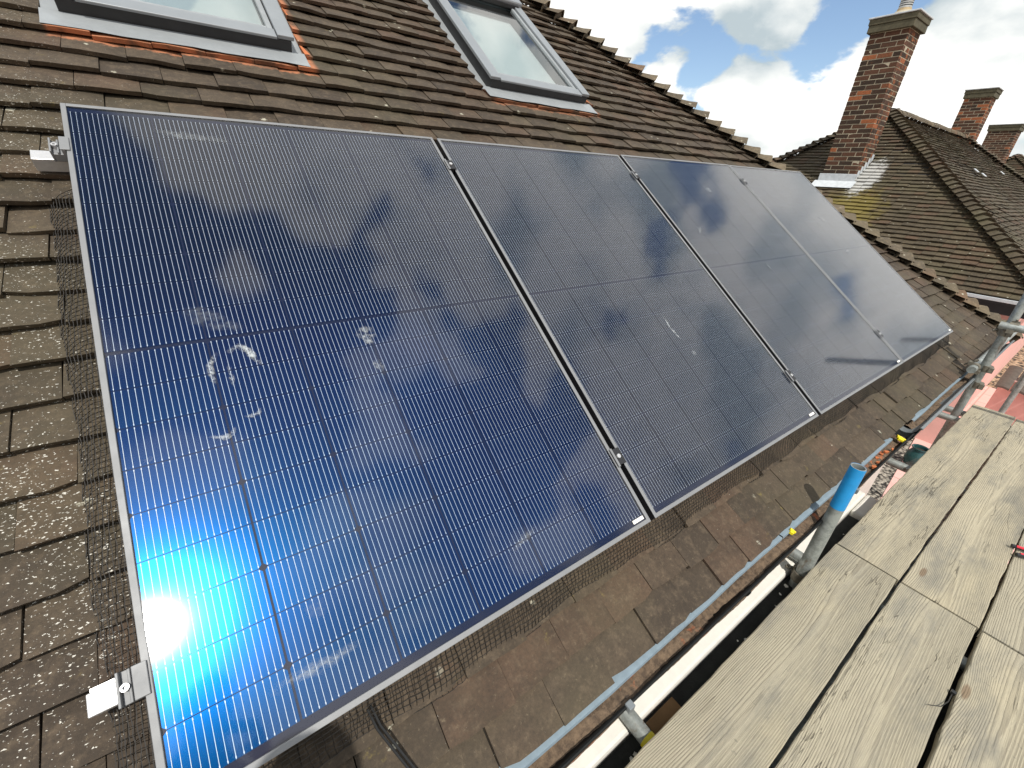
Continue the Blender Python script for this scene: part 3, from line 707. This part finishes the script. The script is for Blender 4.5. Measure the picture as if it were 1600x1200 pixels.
# ------------------------------------------------------------------ scaffold
scaf = empty('scaffold', Matrix.Translation((2, -.5, -2.7))); tag(scaf, 'galvanised steel tube scaffold carrying the wooden boards beside the gutter', 'scaffold')
scaf_inv = Matrix.Translation((-2, .5, 2.7))
RTB = .02415
def tube(a, b, mat='galv', hollow=.004):
    m_ = MB(); m_.tube(a, b, RTB, 20, hollow=hollow); return m_.obj('tube', M[mat], scaf, scaf_inv, smooth=True)
def coupler(c, ax, name='coupler'):
    c = Vector(c); m_ = MB(); ax = Vector(ax).normalized(); t = ax.orthogonal().normalized(); q = ax.cross(t)
    m_.tube(c - ax * .022, c + ax * .022, RTB + .006, 16)
    for s_ in (-1, 1):
        e = c + t * (RTB + .012) * s_
        m_.box(-.012, .012, -.012, .012, -.018, .018, Matrix.Translation(e) @ ax.to_track_quat('Z', 'Y').to_matrix().to_4x4())
    e = c + t * (RTB + .016)
    m_.tube(e - q * .035, e + q * .042, .006, 8); m_.tube(e + q * .024, e + q * .034, .011, 6)
    return m_.obj(name, M['rust'], scaf, scaf_inv, smooth=True)
SX, SY = 1.99, -.242
p1 = tube((SX, SY, -2.7), (SX, SY, .005))
m_ = MB(); m_.tube((SX, SY, -.185), (SX, SY, .006), RTB + .0006, 20, caps=False)
m_.obj('blue_tube_end', M['blue'], p1, smooth=True)
coupler((SX, SY, -.575), (0, 0, 1))
p2 = tube((4.50, -.262, -2.7), (4.50, -.238, .75))
p3 = tube((6.6, -.42, -2.7), (6.6, -.42, .75))
tube((4.45, -.20, .135), (4.47, -1.6, .135)); coupler((4.46, -.262, .135), (0, 1, 0)); coupler((4.50, -.24, .085), (0, 0, 1))
coupler((4.50, -.258, -.175), (0, 0, 1)); tube((4.36, -.205, -.175), (6.2, -.205, -.175), 'galv'); coupler((4.44, -.205, -.175), (1, 0, 0)); 
coupler((4.50, -.262, -.30), (0, 0, 1))
for x, y in ((.975, -.158), (2.085, -.165), (3.345, -.165), (4.42, -.165), (4.60, -.150), (-.6, -.16)):
    tube((x, -1.75, -.566), (x, y, -.566))
    coupler((x, -.33, -.566), (0, 1, 0))
tube((-3, -.497, -.615), (4.8, -.497, -.615)); tube((-3, -1.5, -.615), (5.3, -1.5, -.615))
for x in (-.9, SX, 4.5): tube((x, -1.56, -2.7), (x, -1.56, .6))
# plastic tape wrapped round two tubes
m_ = MB(); m_.tube((.975, -.246, -.566), (.975, -.264, -.566), RTB + .0015, 18, caps=False); m_.obj('yellow_tape', M['yellow'], scaf, scaf_inv)

# boards
def board(x0, x1, y0, y1, label, rot=0., seed=0, zoff=0.):
    rn = random.Random(seed); Lb, Wb = x1 - x0, y0 - y1; nx = 60; mb = MB(); th = .038
    e0 = [rn.gauss(0, .0009) for _ in range(nx + 1)]; e1 = [rn.gauss(0, .0009) for _ in range(nx + 1)]
    w0 = rn.uniform(0, 6); rowsb = []
    for y, e, z in ((-Wb, e1, -th), (-Wb, e1, -.003), (-Wb + .003, e1, 0), (-Wb * .5, None, .0008), (-.003, e0, 0), (0, e0, -.003), (0, e0, -th)):
        rowsb.append([(Lb * i / nx + (rn.gauss(0, .0005) if i in (0, nx) else 0), y + (e[i] + .0012 * math.sin(i * .13 + w0) if e else 0), z + .0010 * math.sin(i * .1 + w0)) for i in range(nx + 1)])
    mb.sheet(rowsb)
    n1 = nx + 1; m = len(rowsb)
    mb.add([rowsb[j][0] for j in range(m)], [tuple(range(m - 1, -1, -1))]); mb.add([rowsb[j][nx] for j in range(m)], [tuple(range(m))])
    mb.add([rowsb[0][i] for i in range(n1)] + [rowsb[-1][i] for i in range(n1)], [(i + 1, i, i + n1, i + n1 + 1) for i in range(nx)])
    o = mb.obj('scaffold_board', M['wood'], None, Matrix.Translation((x0, y0, -.5 + zoff)) @ Matrix.Rotation(R_(rot), 4, 'Z'))
    tag(o, label, 'board', 'scaffold boards'); return o
board(-1.68, 2.221, -.268, -.4865, 'long grey wooden scaffold board alongside the gutter, next to the blue-topped tube', .05, 1)
board(-1.60, 2.219, -.4955, -.7165, 'wooden scaffold board second out from the gutter, with a slit of dark gap each side', 0., 2, -.001)
board(-1.66, 2.214, -.7275, -.952, 'wooden scaffold board third out from the gutter, with a black cable tie in its edge', -.05, 3, .001)
board(-1.66, 2.22, -.962, -1.186, 'wooden scaffold board fourth out from the gutter on the near run', 0, 4)
board(-1.66, 2.22, -1.20, -1.42, 'outermost wooden scaffold board of the near run', 0, 5)
board(2.229, 4.69, -.267, -.487, 'short wooden scaffold board alongside the gutter, beyond the butt joint by the blue-topped tube', -.62, 6, .002)
board(2.227, 4.66, -.497, -.722, 'short wooden scaffold board second out from the gutter, under the tip of the pliers', -.55, 7)
board(2.224, 4.64, -.731, -.955, 'pale short wooden scaffold board under the pliers', -.2, 8, .001)
board(2.224, 4.66, -.968, -1.19, 'fourth short wooden scaffold board out from the gutter beyond the pliers', -.2, 9)
board(2.224, 4.66, -1.205, -1.43, 'outermost short wooden scaffold board beyond the pliers', 0, 10)

# pliers lying on the boards
pl = empty('pliers', Matrix.Translation((2.86, -.742, -.497)) @ Matrix.Rotation(R_(-62), 4, 'Z')); tag(pl, 'pliers with red and black grips lying on the boards', 'pliers')
for s_ in (-1, 1):
    pts = [(-.02 + .004 * s_, .030 * s_, .012), (.02, .026 * s_, .013), (.055, .018 * s_, .013), (.085, .010 * s_, .013), (.105, .003 * s_, .013)]
    m_ = MB(); m_.path(pts, .0085, 8); h = m_.obj('handle', M['blackgrip'], pl, smooth=True)
    m_ = MB(); m_.path([(p[0] + .012, p[1] - .004 * s_, p[2] + .0045) for p in pts[:4]], .0062, 8); m_.obj('red_grip', M['red'], h, smooth=True)
    m_ = MB(); m_.path([(.10, .004 * s_, .013), (.125, -.004 * s_, .013), (.165, -.003 * s_, .013)], .007, 8); m_.obj('jaw', M['steel'], pl, smooth=True)
# cable tie end in the gap
q0 = Vector((1.845, -.722, -.498))
mb = MB(); mb.box(q0.x - .006, q0.x + .006, q0.y - .006, q0.y + .005, -.50, -.489)
mb.path([q0 + Vector((0, 0, .003)), q0 + Vector((-.05, .002, .006)), q0 + Vector((-.09, .012, .008)), q0 + Vector((-.115, .035, .006))], .0014, 6)
tag(mb.obj('cable_tie', M['cable']), 'black cable tie caught in the gap between two boards', 'cable tie')
# timber offcut under the deck
mb = MB(); mb.box(1.02, 1.15, -.40, -.215, -.632, -.595); tag(mb.obj('timber_block', M['timber'], bevel=.002), 'brown timber offcut under the boards beside the yellow-taped tube', 'timber')

# ------------------------------------------------------------------ bay roof under the gutter
bay = empty('bay_roof', Matrix.Translation((0, 0, -.75))); tag(bay, 'flat black felt bay roof with white trim under the gutter', 'bay roof')
bi = Matrix.Translation((0, 0, .75))
mb = MB(); mb.box(-2.2, 2.695, -1.3, -.202, -.70, -.635); mb.obj('felt', M['felt'], bay, bi)
mb = MB(); mb.box(-2.2, 2.93, -.2, .095, -.72, -.60); mb.obj('trim', M['white'], bay, bi, bevel=.012)
mb = MB(); mb.box(2.70, 2.93, -1.3, -.202, -.72, -.602); mb.obj('trim', M['white'], bay, bi, bevel=.012)
mb = MB(); mb.box(-2.1, 2.85, -1.2, .09, -2.72, -.73); mb.obj('wall', M['wallwhite'], bay, bi)
rn = random.Random(21)
for k in range(26):
    x, y = rn.uniform(.6, 2.6), rn.uniform(-.32, -.21); s_ = rn.uniform(.003, .010); mb = MB()
    mb.add([(x + s_ * rn.uniform(.5, 1.3) * math.cos(a), y + s_ * rn.uniform(.5, 1.2) * math.sin(a), -.6342 + .0002 * k * .1) for a in [2 * math.pi * i / 7 for i in range(7)]], [tuple(range(7))])
    mb.obj('dropping', M['white'], bay, bi)

# small loose things in the gutter
rn = random.Random(31)
def frag(c, s_, mat, seed):
    r2 = random.Random(seed); mb = MB(); n = 6
    top = [Vector((c[0] + s_ * r2.uniform(.5, 1.2) * math.cos(2*math.pi*i/n) * 1.5, c[1] + s_ * r2.uniform(.5, 1.1) * math.sin(2*math.pi*i/n), c[2] + s_ * r2.uniform(.3, .8))) for i in range(n)]
    bot = [Vector((p.x, p.y, c[2] - s_ * .3)) for p in top]
    mb.add(top + bot, [tuple(range(n))] + [(i, i + n, (i + 1) % n + n, (i + 1) % n) for i in range(n)]); return mb.obj('tile_fragment', mat)
for k in range(6):
    tag(frag((2.62 + k * .05 + rn.uniform(-.01, .01), GY - .022 + rn.uniform(-.014, .014), GZ - .014), rn.uniform(.007, .017), M['orange'], k), 'broken orange clay tile fragment lying in the gutter near the blue-topped tube', 'tile fragment', 'tile fragments in the gutter')
def yclip(x, y, z, s_, lab):
    m_ = MB(); m_.box(-s_, s_, -s_ * .6, s_ * .6, -.003, .010); m_.box(-s_ * .4, s_ * .2, -s_, s_ * .8, .002, .014); o = m_.obj('plastic_clip', M['yellow'], None, Matrix.Translation((x, y, z)) @ Matrix.Rotation(.4, 4, 'Z') @ Matrix.Rotation(.3, 4, 'X'), bevel=.002)
    tag(o, lab, 'clip')
yclip(1.80, -.183, -.262, .012, 'small yellow plastic clip on the gutter edge by the joint in the grey strip')
yclip(3.02, GY - .022, GZ - .006, .022, 'yellow plastic scrap in the gutter by the union bracket')

# ------------------------------------------------------------------ things on the ground between the houses
def pot(x, y, s_, lab, tilt):
    e = empty('plant_pot', Matrix.Translation((x, y, -2.716)) @ Matrix.Rotation(tilt, 4, 'Z')); tag(e, lab, 'plant pot', 'glazed pots on the drive')
    m_ = MB(); m_.lathe([(.10*s_, 0), (.16*s_, .05*s_), (.20*s_, .20*s_), (.19*s_, .34*s_), (.14*s_, .44*s_), (.13*s_, .47*s_), (.17*s_, .50*s_), (.165*s_, .52*s_), (.13*s_, .51*s_), (.12*s_, .44*s_)], n=24, cap=False); m_.obj('body', M['pot'], e, smooth=True)
    m_ = MB(); m_.lathe([(.125*s_, .44*s_), (.06*s_, .46*s_)], n=20); m_.obj('soil', M['soil'], e)
pot(8.05, .06, .62, 'squat dark green glazed pot on the pink drive beside the gravel', 0); pot(9.35, -.10, .62, 'dark blue-green glazed pot on the pink drive beside the scaffold tube ends', 1)
# low wall with tiled coping
gw = empty('garden_wall', Matrix.Translation((10.3, -1, -2.72))); tag(gw, 'low pink wall topped with dark brown coping tiles', 'garden wall')
gi = Matrix.Translation((-10.3, 1, 2.72))
mb = MB(); mb.box(9.95, 10.2, -3.2, -.20, -2.72, -1.62); mb.obj('wall', M['pink'], gw, gi)
for k in range(18):
    y = -.17 - k * .165
    mb = MB(); g_ = [[(9.72 + .62 * i / 4, y - .155 * j / 6, -1.70 + .20 * i / 4 + .018 * math.sin(math.pi * j / 6)) for j in range(7)] for i in range(5)]
    mb.sheet(g_); mb.sheet([[(p[0], p[1], p[2] - .03) for p in g_[0]], g_[0]]); mb.sheet([[(p[0]+.004, p[1], p[2] - .03) for p in g_[-1]], g_[-1]]); mb.obj('coping_tile', M['coping'], gw, gi)

# ------------------------------------------------------------------ neighbour houses
def slope_tiles(mb, org, ud, vd, vmax, left, right, gauge, tw, seed, lift=0.):
    rn = random.Random(seed); ud, vd = Vector(ud).normalized(), Vector(vd).normalized(); nn_ = ud.cross(vd)
    org = Vector(org); k = 0; v = 0.; ph = rn.uniform(0, 6)
    while v < vmax:
        lo, hi = left(v), right(v); u = lo - (tw / 2 if k % 2 else 0)
        while u < hi:
            a, b_ = max(u + .001, lo), min(u + tw - .001, hi); u += tw
            if b_ - a < .02: continue
            mb.cur = rn.random()
            sag = .010 * math.sin(a * 1.7 + ph) + .008 * math.sin(v * 2.3 + a)
            n0 = rn.gauss(0, .003) + sag; dv = rn.gauss(0, .004); yy = v + dv; t1 = rn.gauss(0, .002)
            P = lambda uu, vv, nn: org + ud * uu + vd * vv + nn_ * (nn + lift)
            st = .026
            vs = [P(a, yy, n0), P(b_, yy, n0 + t1), P(b_, yy + gauge * 1.35, n0 - st * 1.35 + t1), P(a, yy + gauge * 1.35, n0 - st * 1.35), P(a, yy + .002, n0 - .024), P(b_, yy + .002, n0 + t1 - .024)]
            mb.add(vs, [(0, 1, 2, 3), (4, 5, 1, 0)])
        v += gauge; k += 1
def hip_tiles(mb, p0, p1, lat_, count, seed, wd=.125):
    rn = random.Random(seed); p0, p1 = Vector(p0), Vector(p1); ax = (p0 - p1).normalized(); lat_ = Vector(lat_).normalized(); up = lat_.cross(ax); up = up if up.z > 0 else -up
    for i in range(count):
        c = p0.lerp(p1, (i + .1) / count) + up * rn.gauss(0, .004); mb.cur = rn.random(); g = []; nx = 6
        for s_, w_, h in ((0, wd, .082), (-.10, wd * .85, .048), (-.24, wd * .55, 0.005)):
            g.append([c + ax * s_ + lat_ * (w_ * (2*k/nx - 1)) + up * (h - .55 * (math.sqrt((w_ * (2*k/nx - 1)) ** 2 + .0006) - .0245)) for k in range(nx + 1)])
        mb.sheet(g); mb.sheet([[p - up * .02 - ax * .006 for p in g[0]], g[0]]); mb.sheet([[p - up * .10 - ax * .02 for p in g[0]], [p - up * .02 - ax * .016 for p in g[0]]])
TP = math.tan(TH); SP, CP = math.sin(TH), math.cos(TH)
def hipped_house(x0, x1, y0, D, ze, label, name, mats, tiles=True, zg=-2.73, seedb=0):
    H = D / 2; zr = ze + H * TP
    e = empty(name, Matrix.Translation((x0, y0, zg))); ei = Matrix.Translation((-x0, -y0, -zg)); tag(e, label, 'house')
    mb = MB(); mb.box(x0 + .32, x1 - .32, y0 + .30, y0 + D - .30, zg, ze - .02); mb.obj('wall', mats['wall'], e, ei)
    mb = MB(); dn = .05
    mb.add([(x0, y0, ze - dn), (x1, y0, ze - dn), (x1, y0 + D, ze - dn), (x0, y0 + D, ze - dn), (x0 + H, y0 + H, zr - dn), (x1 - H, y0 + H, zr - dn)],
           [(0, 1, 5, 4), (1, 2, 5), (2, 3, 4, 5), (3, 0, 4), (3, 2, 1, 0)]); roof_ = mb.obj('roof', M['deck'], e, ei)
    sl = H / CP
    mb = MB()
    # end facing the first house (-x), then the front (-y), then the rest
    slope_tiles(mb, (x0, y0 + D, ze), (0, -1, 0), (CP, 0, SP), sl, lambda v: v * CP, lambda v: D - v * CP, .1, .165, 40 + seedb)
    slope_tiles(mb, (x0, y0, ze), (1, 0, 0), (0, CP, SP), sl, lambda v: v * CP, lambda v: (x1 - x0) - v * CP, .1, .165, 41 + seedb)
    o = mb.obj('roof_tiling', M['tile_far'], roof_, attr=True, mw=Matrix.Identity(4)); tag(o, kind='stuff')
    mb = MB(); up = Vector((0, 0, .01)); n = int(sl / .1)
    hip_tiles(mb, Vector((x0 - .03, y0 - .03, ze)) + up, Vector((x0 + H, y0 + H, zr)) + up, (-1, 1, 0), n, 50 + seedb)
    hip_tiles(mb, Vector((x0 - .03, y0 + D + .03, ze)) + up, Vector((x0 + H, y0 + H, zr)) + up, (1, 1, 0), n, 51 + seedb)
    hip_tiles(mb, Vector((x1, y0, ze)) + up, Vector((x1 - H, y0 + H, zr)) + up, (1, 1, 0), n, 52 + seedb)
    o = mb.obj('bonnet_tiles', M['tile_far'], roof_, attr=True); tag(o, kind='stuff')
    k = int((x1 - x0 - D) / .3); rn = random.Random(9 + seedb)
    for i in range(k):
        xa = x0 + H + (x1 - x0 - D) * i / k; xb = x0 + H + (x1 - x0 - D) * (i + 1) / k - .012; dz = rn.gauss(0, .006)
        mb = MB(); g_ = [[(x, y0 + H + .12 * math.cos(a), zr - .035 + dz + .11 * math.sin(a)) for a in [math.pi * j / 8 for j in range(9)]] for x in (xa, xb)]
        mb.sheet(g_); mb.obj('ridge_tile', M['bonnet'], roof_)
    return e, roof_, ei, zr
nb, nroof, nbi, nzr = hipped_house(8.80, 22.2, -.25, 7.32, -.30, 'neighbouring house with mossy hipped tile roof and tall brick chimney with pale lead apron', 'neighbour_house', {'wall': M['pink']})
# gutter of the neighbour: pale lip over a black shadow board
mb = MB(); mb.box(8.66, 8.78, -.38, 7.2, -.345, -.32); mb.box(8.655, 8.675, -.38, 7.2, -.345, -.300); mb.obj('gutter', M['leadpale'], nb, nbi, bevel=.004)
mb = MB(); mb.box(8.80, 8.83, -.2, 7.0, -.52, -.325); mb.obj('fascia', M['wdark'], nb, nbi)
mb = MB(); mb.box(8.67, 22.3, -.385, -.29, -.345, -.31); mb.obj('gutter', M['leadpale'], nb, nbi, bevel=.004)

BL, BH, BW, JT = .2125, .0625, .1025, .0125
bmesh_me = []
for s_ in range(4):
    r2 = random.Random(60 + s_); m_ = MB()
    for Lx in (BL,):
        m_.box(-Lx / 2, Lx / 2, -BW / 2, BW / 2, 0, BH)
    m_.v = [(x + r2.uniform(-.003, .003), y + r2.uniform(-.003, .003), z + r2.uniform(-.002, .002)) for x, y, z in m_.v]
    me = m_.mesh('brick'); me.materials.append(M['brick']); bmesh_me.append(me)
def chimney(house_o, hinv, x0, y0, side, z0, courses, own, name='chimney', capw=.05, pot_=True, seed=0):
    rn = random.Random(70 + seed); z1 = z0 + courses * .075
    m_ = MB(); m_.box(x0 + .0035, x0 + side - .0035, y0 + .0035, y0 + side - .0035, z0 - 1.2, z1)
    st = m_.obj(name, M['mortar'], house_o, hinv)
    stuff = MB()
    n = round(side / .225 - .5)
    for c in range(courses):
        z = z0 + c * .075
        for s_ in range(4):
            for k in range(n):
                a = (k * .225 + BL / 2) if c % 2 == 0 else (BW + JT + k * .225 + BL / 2)
                # pinwheel bond: local run along each side
                p = [(a, BW / 2), (side - BW / 2, a), (side - a, side - BW / 2), (BW / 2, side - a)][s_]
                mw = Matrix.Translation((x0 + p[0] + rn.gauss(0, .0012), y0 + p[1] + rn.gauss(0, .0012), z)) @ Matrix.Rotation(s_ * math.pi / 2 + rn.gauss(0, .008), 4, 'Z')
                if own: link('brick', rn.choice(bmesh_me), None, st, mw)
                else:
                    stuff.cur = rn.random(); stuff.box(-BL / 2, BL / 2, -BW / 2, BW / 2, 0, BH, mw)
    if not own: tag(stuff.obj('brickwork', M['brick'], st, attr=True), kind='stuff')
    m_ = MB(); w_ = capw
    m_.box(x0 - w_, x0 + side + w_, y0 - w_, y0 + side + w_, z1, z1 + .105); m_.box(x0 - w_ - .012, x0 + side + w_ + .012, y0 - w_ - .012, y0 + side + w_ + .012, z1 + .106, z1 + .19)
    m_.obj('cap', M['chimcap'], st, bevel=.008)
    m_ = MB(); m_.box(x0 - w_ - .03, x0 + side + w_ + .03, y0 - w_ - .03, y0 + side + w_ + .03, z1 + .191, z1 + .215); m_.obj('slab', M['leadpale'], st, bevel=.006)
    cx, cy = x0 + side / 2, y0 + side / 2
    if pot_:
        m_ = MB(); m_.lathe([(.24, z1 + .21), (.15, z1 + .25), (.12, z1 + .30)], (cx, cy, 0), 16); m_.obj('flaunching', M['mortar'], st, smooth=True)
        m_ = MB(); m_.lathe([(.105, z1 + .27), (.10, z1 + .32), (.10, z1 + .335), (.085, z1 + .34)], (cx, cy, 0), 20); m_.obj('pot', M['clay'], st, smooth=True)
        m_ = MB(); m_.lathe([(.092, z1 + .34), (.092, z1 + .455), (.10, z1 + .46), (.10, z1 + .475), (.0, z1 + .485)], (cx, cy, 0), 20); co = m_.obj('cowl', M['potmetal'], st, smooth=True)
        for kz in range(3):
            m_ = MB(); m_.lathe([(.0935, z1 + .365 + kz * .03), (.0935, z1 + .377 + kz * .03)], (cx, cy, 0), 20); m_.obj('slot', M['wdark'], co)
    return st
S1 = .5525
ch1 = chimney(nb, nbi, 10.60, 3.01, S1, 1.155, 29, True)
# lead apron and stepped flashing
m_ = MB(); m_.box(10.583, 10.597, 2.97, 3.60, .99, 1.155); m_.obj('lead_apron', M['leadpale'], ch1, bevel=.004)
m_ = MB(); m_.sheet([[(10.585 - .16 * j / 4, 2.93 + .72 * i / 6, 1.012 - .16 * TP * j / 4 + .022) for i in range(7)] for j in range(5)]); m_.obj('lead_apron', M['leadpale'], ch1)
for k in range(6):
    xx = 10.59 + k * .1; zt = -.30 + (xx + .10 - 8.8) * TP
    m_ = MB(); m_.add([(xx, 3.003, zt - .13), (xx + .115, 3.003, zt - .05), (xx + .115, 3.003, zt + .075), (xx, 3.003, zt + .075)], [(0, 1, 2, 3)]); m_.obj('step_flashing', M['leadpale'], ch1)
chimney(nb, nbi, 18.6, 3.22, .5525, 1.95, 18, False, capw=.035, pot_=False, seed=1)
nb2, nroof2, nbi2, _ = hipped_house(23.6, 34, -.25, 7.32, -.30, 'farther tiled house with a red brick chimney, behind the neighbouring roof', 'neighbour_house', {'wall': M['pink']}, seedb=5)
chimney(nb2, nbi2, 25.6, 3.5, .7775, 1.6, 20, False, capw=.04, pot_=False, seed=2)
# slipped pale tiles on the neighbour's front slope
for (xa, ya) in ((14.2, 2.0), (14.5, 1.9), (17.6, 2.1)):
    zt = -.30 + (ya + .25) * TP
    m_ = MB(); m_.box(0, .15, 0, .11, .012, .022, Matrix.Translation((xa, ya, zt)) @ Matrix.Rotation(TH, 4, 'X')); m_.obj('pale_tile', M['leadpale'], nroof)

# ------------------------------------------------------------------ the person taking the picture, standing on the boards
def skinned(name, V, E, rad, mat, parent=None, mw=None, sub=2, root=0):
    me = bpy.data.meshes.new(name); me.from_pydata(V, E, []); o = link(name, me, None, parent, mw)
    bm = bmesh.new(); bm.from_mesh(me); ly = bm.verts.layers.skin.verify(); bm.verts.ensure_lookup_table()
    for i, v in enumerate(bm.verts):
        rr = rad[i]; v[ly].radius = rr if isinstance(rr, tuple) else (rr, rr); v[ly].use_root = (i == root)
    bm.to_mesh(me); bm.free()
    o.modifiers.new('skin', 'SKIN').use_smooth_shade = True
    sb = o.modifiers.new('subdivision', 'SUBSURF'); sb.levels = sub; sb.render_levels = sub
    dg = bpy.context.evaluated_depsgraph_get(); new = bpy.data.meshes.new_from_object(o.evaluated_get(dg)); o.modifiers.clear(); o.data = new
    new.materials.clear(); new.materials.append(mat); return o
def clothes():
    m, nt, b = newmat('work_clothes', rough=.9, spec=.2)
    z = nd(nt, 'ShaderNodeSeparateXYZ', {0: nd(nt, 'ShaderNodeTexCoord').outputs['Object']}).outputs[2]
    c = mixc(nt, ramp(nt, z, .085, .095), (.02, .015, .01), (.030, .030, .034)); c = mixc(nt, ramp(nt, z, .90, .91), c, (.016, .018, .028)); c = mixc(nt, ramp(nt, z, 1.455, 1.465), c, (.42, .24, .16))
    L(nt, c, b.inputs['Base Color']); bump(nt, b, noise(nt, wpos(nt), 30, 4, .6), .4, .006); return m
M['clothes'] = clothes(); M['skin'] = simple('skin', (.45, .26, .18), .55, 0, .1, 20, .05); M['hair'] = simple('dark_hair', (.03, .02, .012), .7, 0, .3, 60, .3); M['phone'] = simple('phone_back', (.01, .01, .012), .25, 0, 0, 10, 0); M['eye'] = simple('eye', (.7, .7, .68), .2, 0, 0, 10, 0)
face = math.atan2(f.y, f.x)                              # the way the lens points
pb = CW + Vector((-.46, -.30, 0)); pb.z = -.498
PMW = Matrix.Translation(pb) @ Matrix.Rotation(face, 4, 'Z'); PI_ = PMW.inverted()
ph_l = Vector((.27, 0, 1.27))                             # phone held before the chest (local to the person)
hl = ph_l + Vector((-.005, .070, -.015)); hr = ph_l + Vector((-.005, -.070, -.015))
wl = hl + Vector((-.06, .055, -.05)); wr = hr + Vector((-.06, -.055, -.05))
V = [(0, 0, .98), (.005, 0, 1.12), (.0, 0, 1.30), (-.005, 0, 1.42), (.02, 0, 1.49), (.045, 0, 1.56), (.06, 0, 1.66), (.055, 0, 1.72),
     (0, .085, .93), (.02, .10, .50), (-.02, .11, .10), (-.02, .11, .05), (.10, .125, .035),
     (0, -.085, .93), (.02, -.10, .50), (-.02, -.11, .10), (-.02, -.11, .05), (.10, -.125, .035),
     (-.01, .175, 1.40), (-.01, .25, 1.12), tuple(wl), (-.01, -.175, 1.40), (-.01, -.25, 1.12), tuple(wr)]
E = [(0, 1), (1, 2), (2, 3), (3, 4), (4, 5), (5, 6), (6, 7), (0, 8), (8, 9), (9, 10), (10, 11), (11, 12), (0, 13), (13, 14), (14, 15), (15, 16), (16, 17), (3, 18), (18, 19), (19, 20), (3, 21), (21, 22), (22, 23)]
Rd = [(.15, .12), (.145, .115), (.165, .125), (.12, .10), .060, (.072, .085), (.078, .10), (.055, .07), .085, .060, .042, .045, .036, .085, .060, .042, .045, .036, .062, .046, .032, .062, .046, .032]
person = skinned('person', V, E, Rd, M['clothes'], None, PMW)
tag(person, 'person in dark work clothes on the scaffold boards, holding a phone at the chest', 'person')
m_ = MB(); m_.lathe([(.0, 1.80), (.05, 1.79), (.085, 1.755), (.10, 1.70), (.10, 1.64), (.085, 1.58)], (.045, 0, 0), 20, cap=False); hair = m_.obj('hair', M['hair'], person, smooth=True)
for v in hair.data.vertices:
    if v.co.x > .09 and v.co.z < 1.70: v.co.x -= (v.co.x - .06) * .9
    v.co.y *= .86
m_ = MB(); m_.tube((.125, 0, 1.665), (.158, 0, 1.625), .009, 8, r2=.015); m_.obj('nose', M['skin'], person, smooth=True)
for s_ in (-1, 1):
    m_ = MB(); m_.lathe([(0, -.011), (.009, -.006), (.011, 0), (.009, .006), (0, .011)], (.128, .031 * s_, 1.662), 10, cap=False); m_.obj('eye', M['eye'], person, smooth=True)
    m_ = MB(); m_.lathe([(0, -.03), (.012, -.018), (.015, .005), (.010, .028), (0, .032)], (.04, .083 * s_, 1.645), 10, cap=False); m_.obj('ear', M['skin'], person, smooth=True)
m_ = MB(); m_.tube((.136, -.022, 1.592), (.136, .022, 1.592), .006, 8); m_.obj('mouth', M['red'], person, smooth=True)
for hc, wv, s_ in ((hl, wl, -1), (hr, wr, 1)):               # fingers curl round the phone, thumb on the screen side
    inn = Vector((0, s_, 0)); dl = Vector((.25, 0, -.97)); fl_ = Vector((.97, 0, .25))
    pm = hc + dl * .015 - fl_ * .012; V = [wv, wv.lerp(pm, .55), pm]; E = [(0, 1), (1, 2)]; Rd = [.026, (.034, .022), (.038, .020)]
    for k, ln in enumerate((.9, 1.0, .95, .78)):
        b0 = pm - dl * (.034 - .021 * k) - inn * .006; kn = b0 + (-inn * .012 + fl_ * .020) * ln; md = kn + (inn * .016 + fl_ * .008) * ln; tp = md + (inn * .020 - fl_ * .002) * ln
        i = len(V); V += [b0, kn, md, tp]; E += [(2, i), (i, i + 1), (i + 1, i + 2), (i + 2, i + 3)]; Rd += [.0095, .0088, .0082, .0070]
    i = len(V); t0 = wv.lerp(pm, .6) + inn * .018; V += [t0, t0 + inn * .022 - dl * .018 - fl_ * .004, t0 + inn * .034 - dl * .040 - fl_ * .002]; E += [(1, i), (i, i + 1), (i + 1, i + 2)]; Rd += [.013, .0105, .0085]
    skinned('hand', [tuple(v) for v in V], E, Rd, M['skin'], person, None, 1)
# phone
m_ = MB(); m_.box(-.004, .004, -.0735, .0735, -.036, .036)
phone = m_.obj('phone', M['phone'], None, PMW @ Matrix.Translation(ph_l + Vector((.012, 0, 0))) @ Matrix.Rotation(-.25, 4, 'Y'), bevel=.003); tag(phone, 'black phone held in both hands at chest height', 'phone')
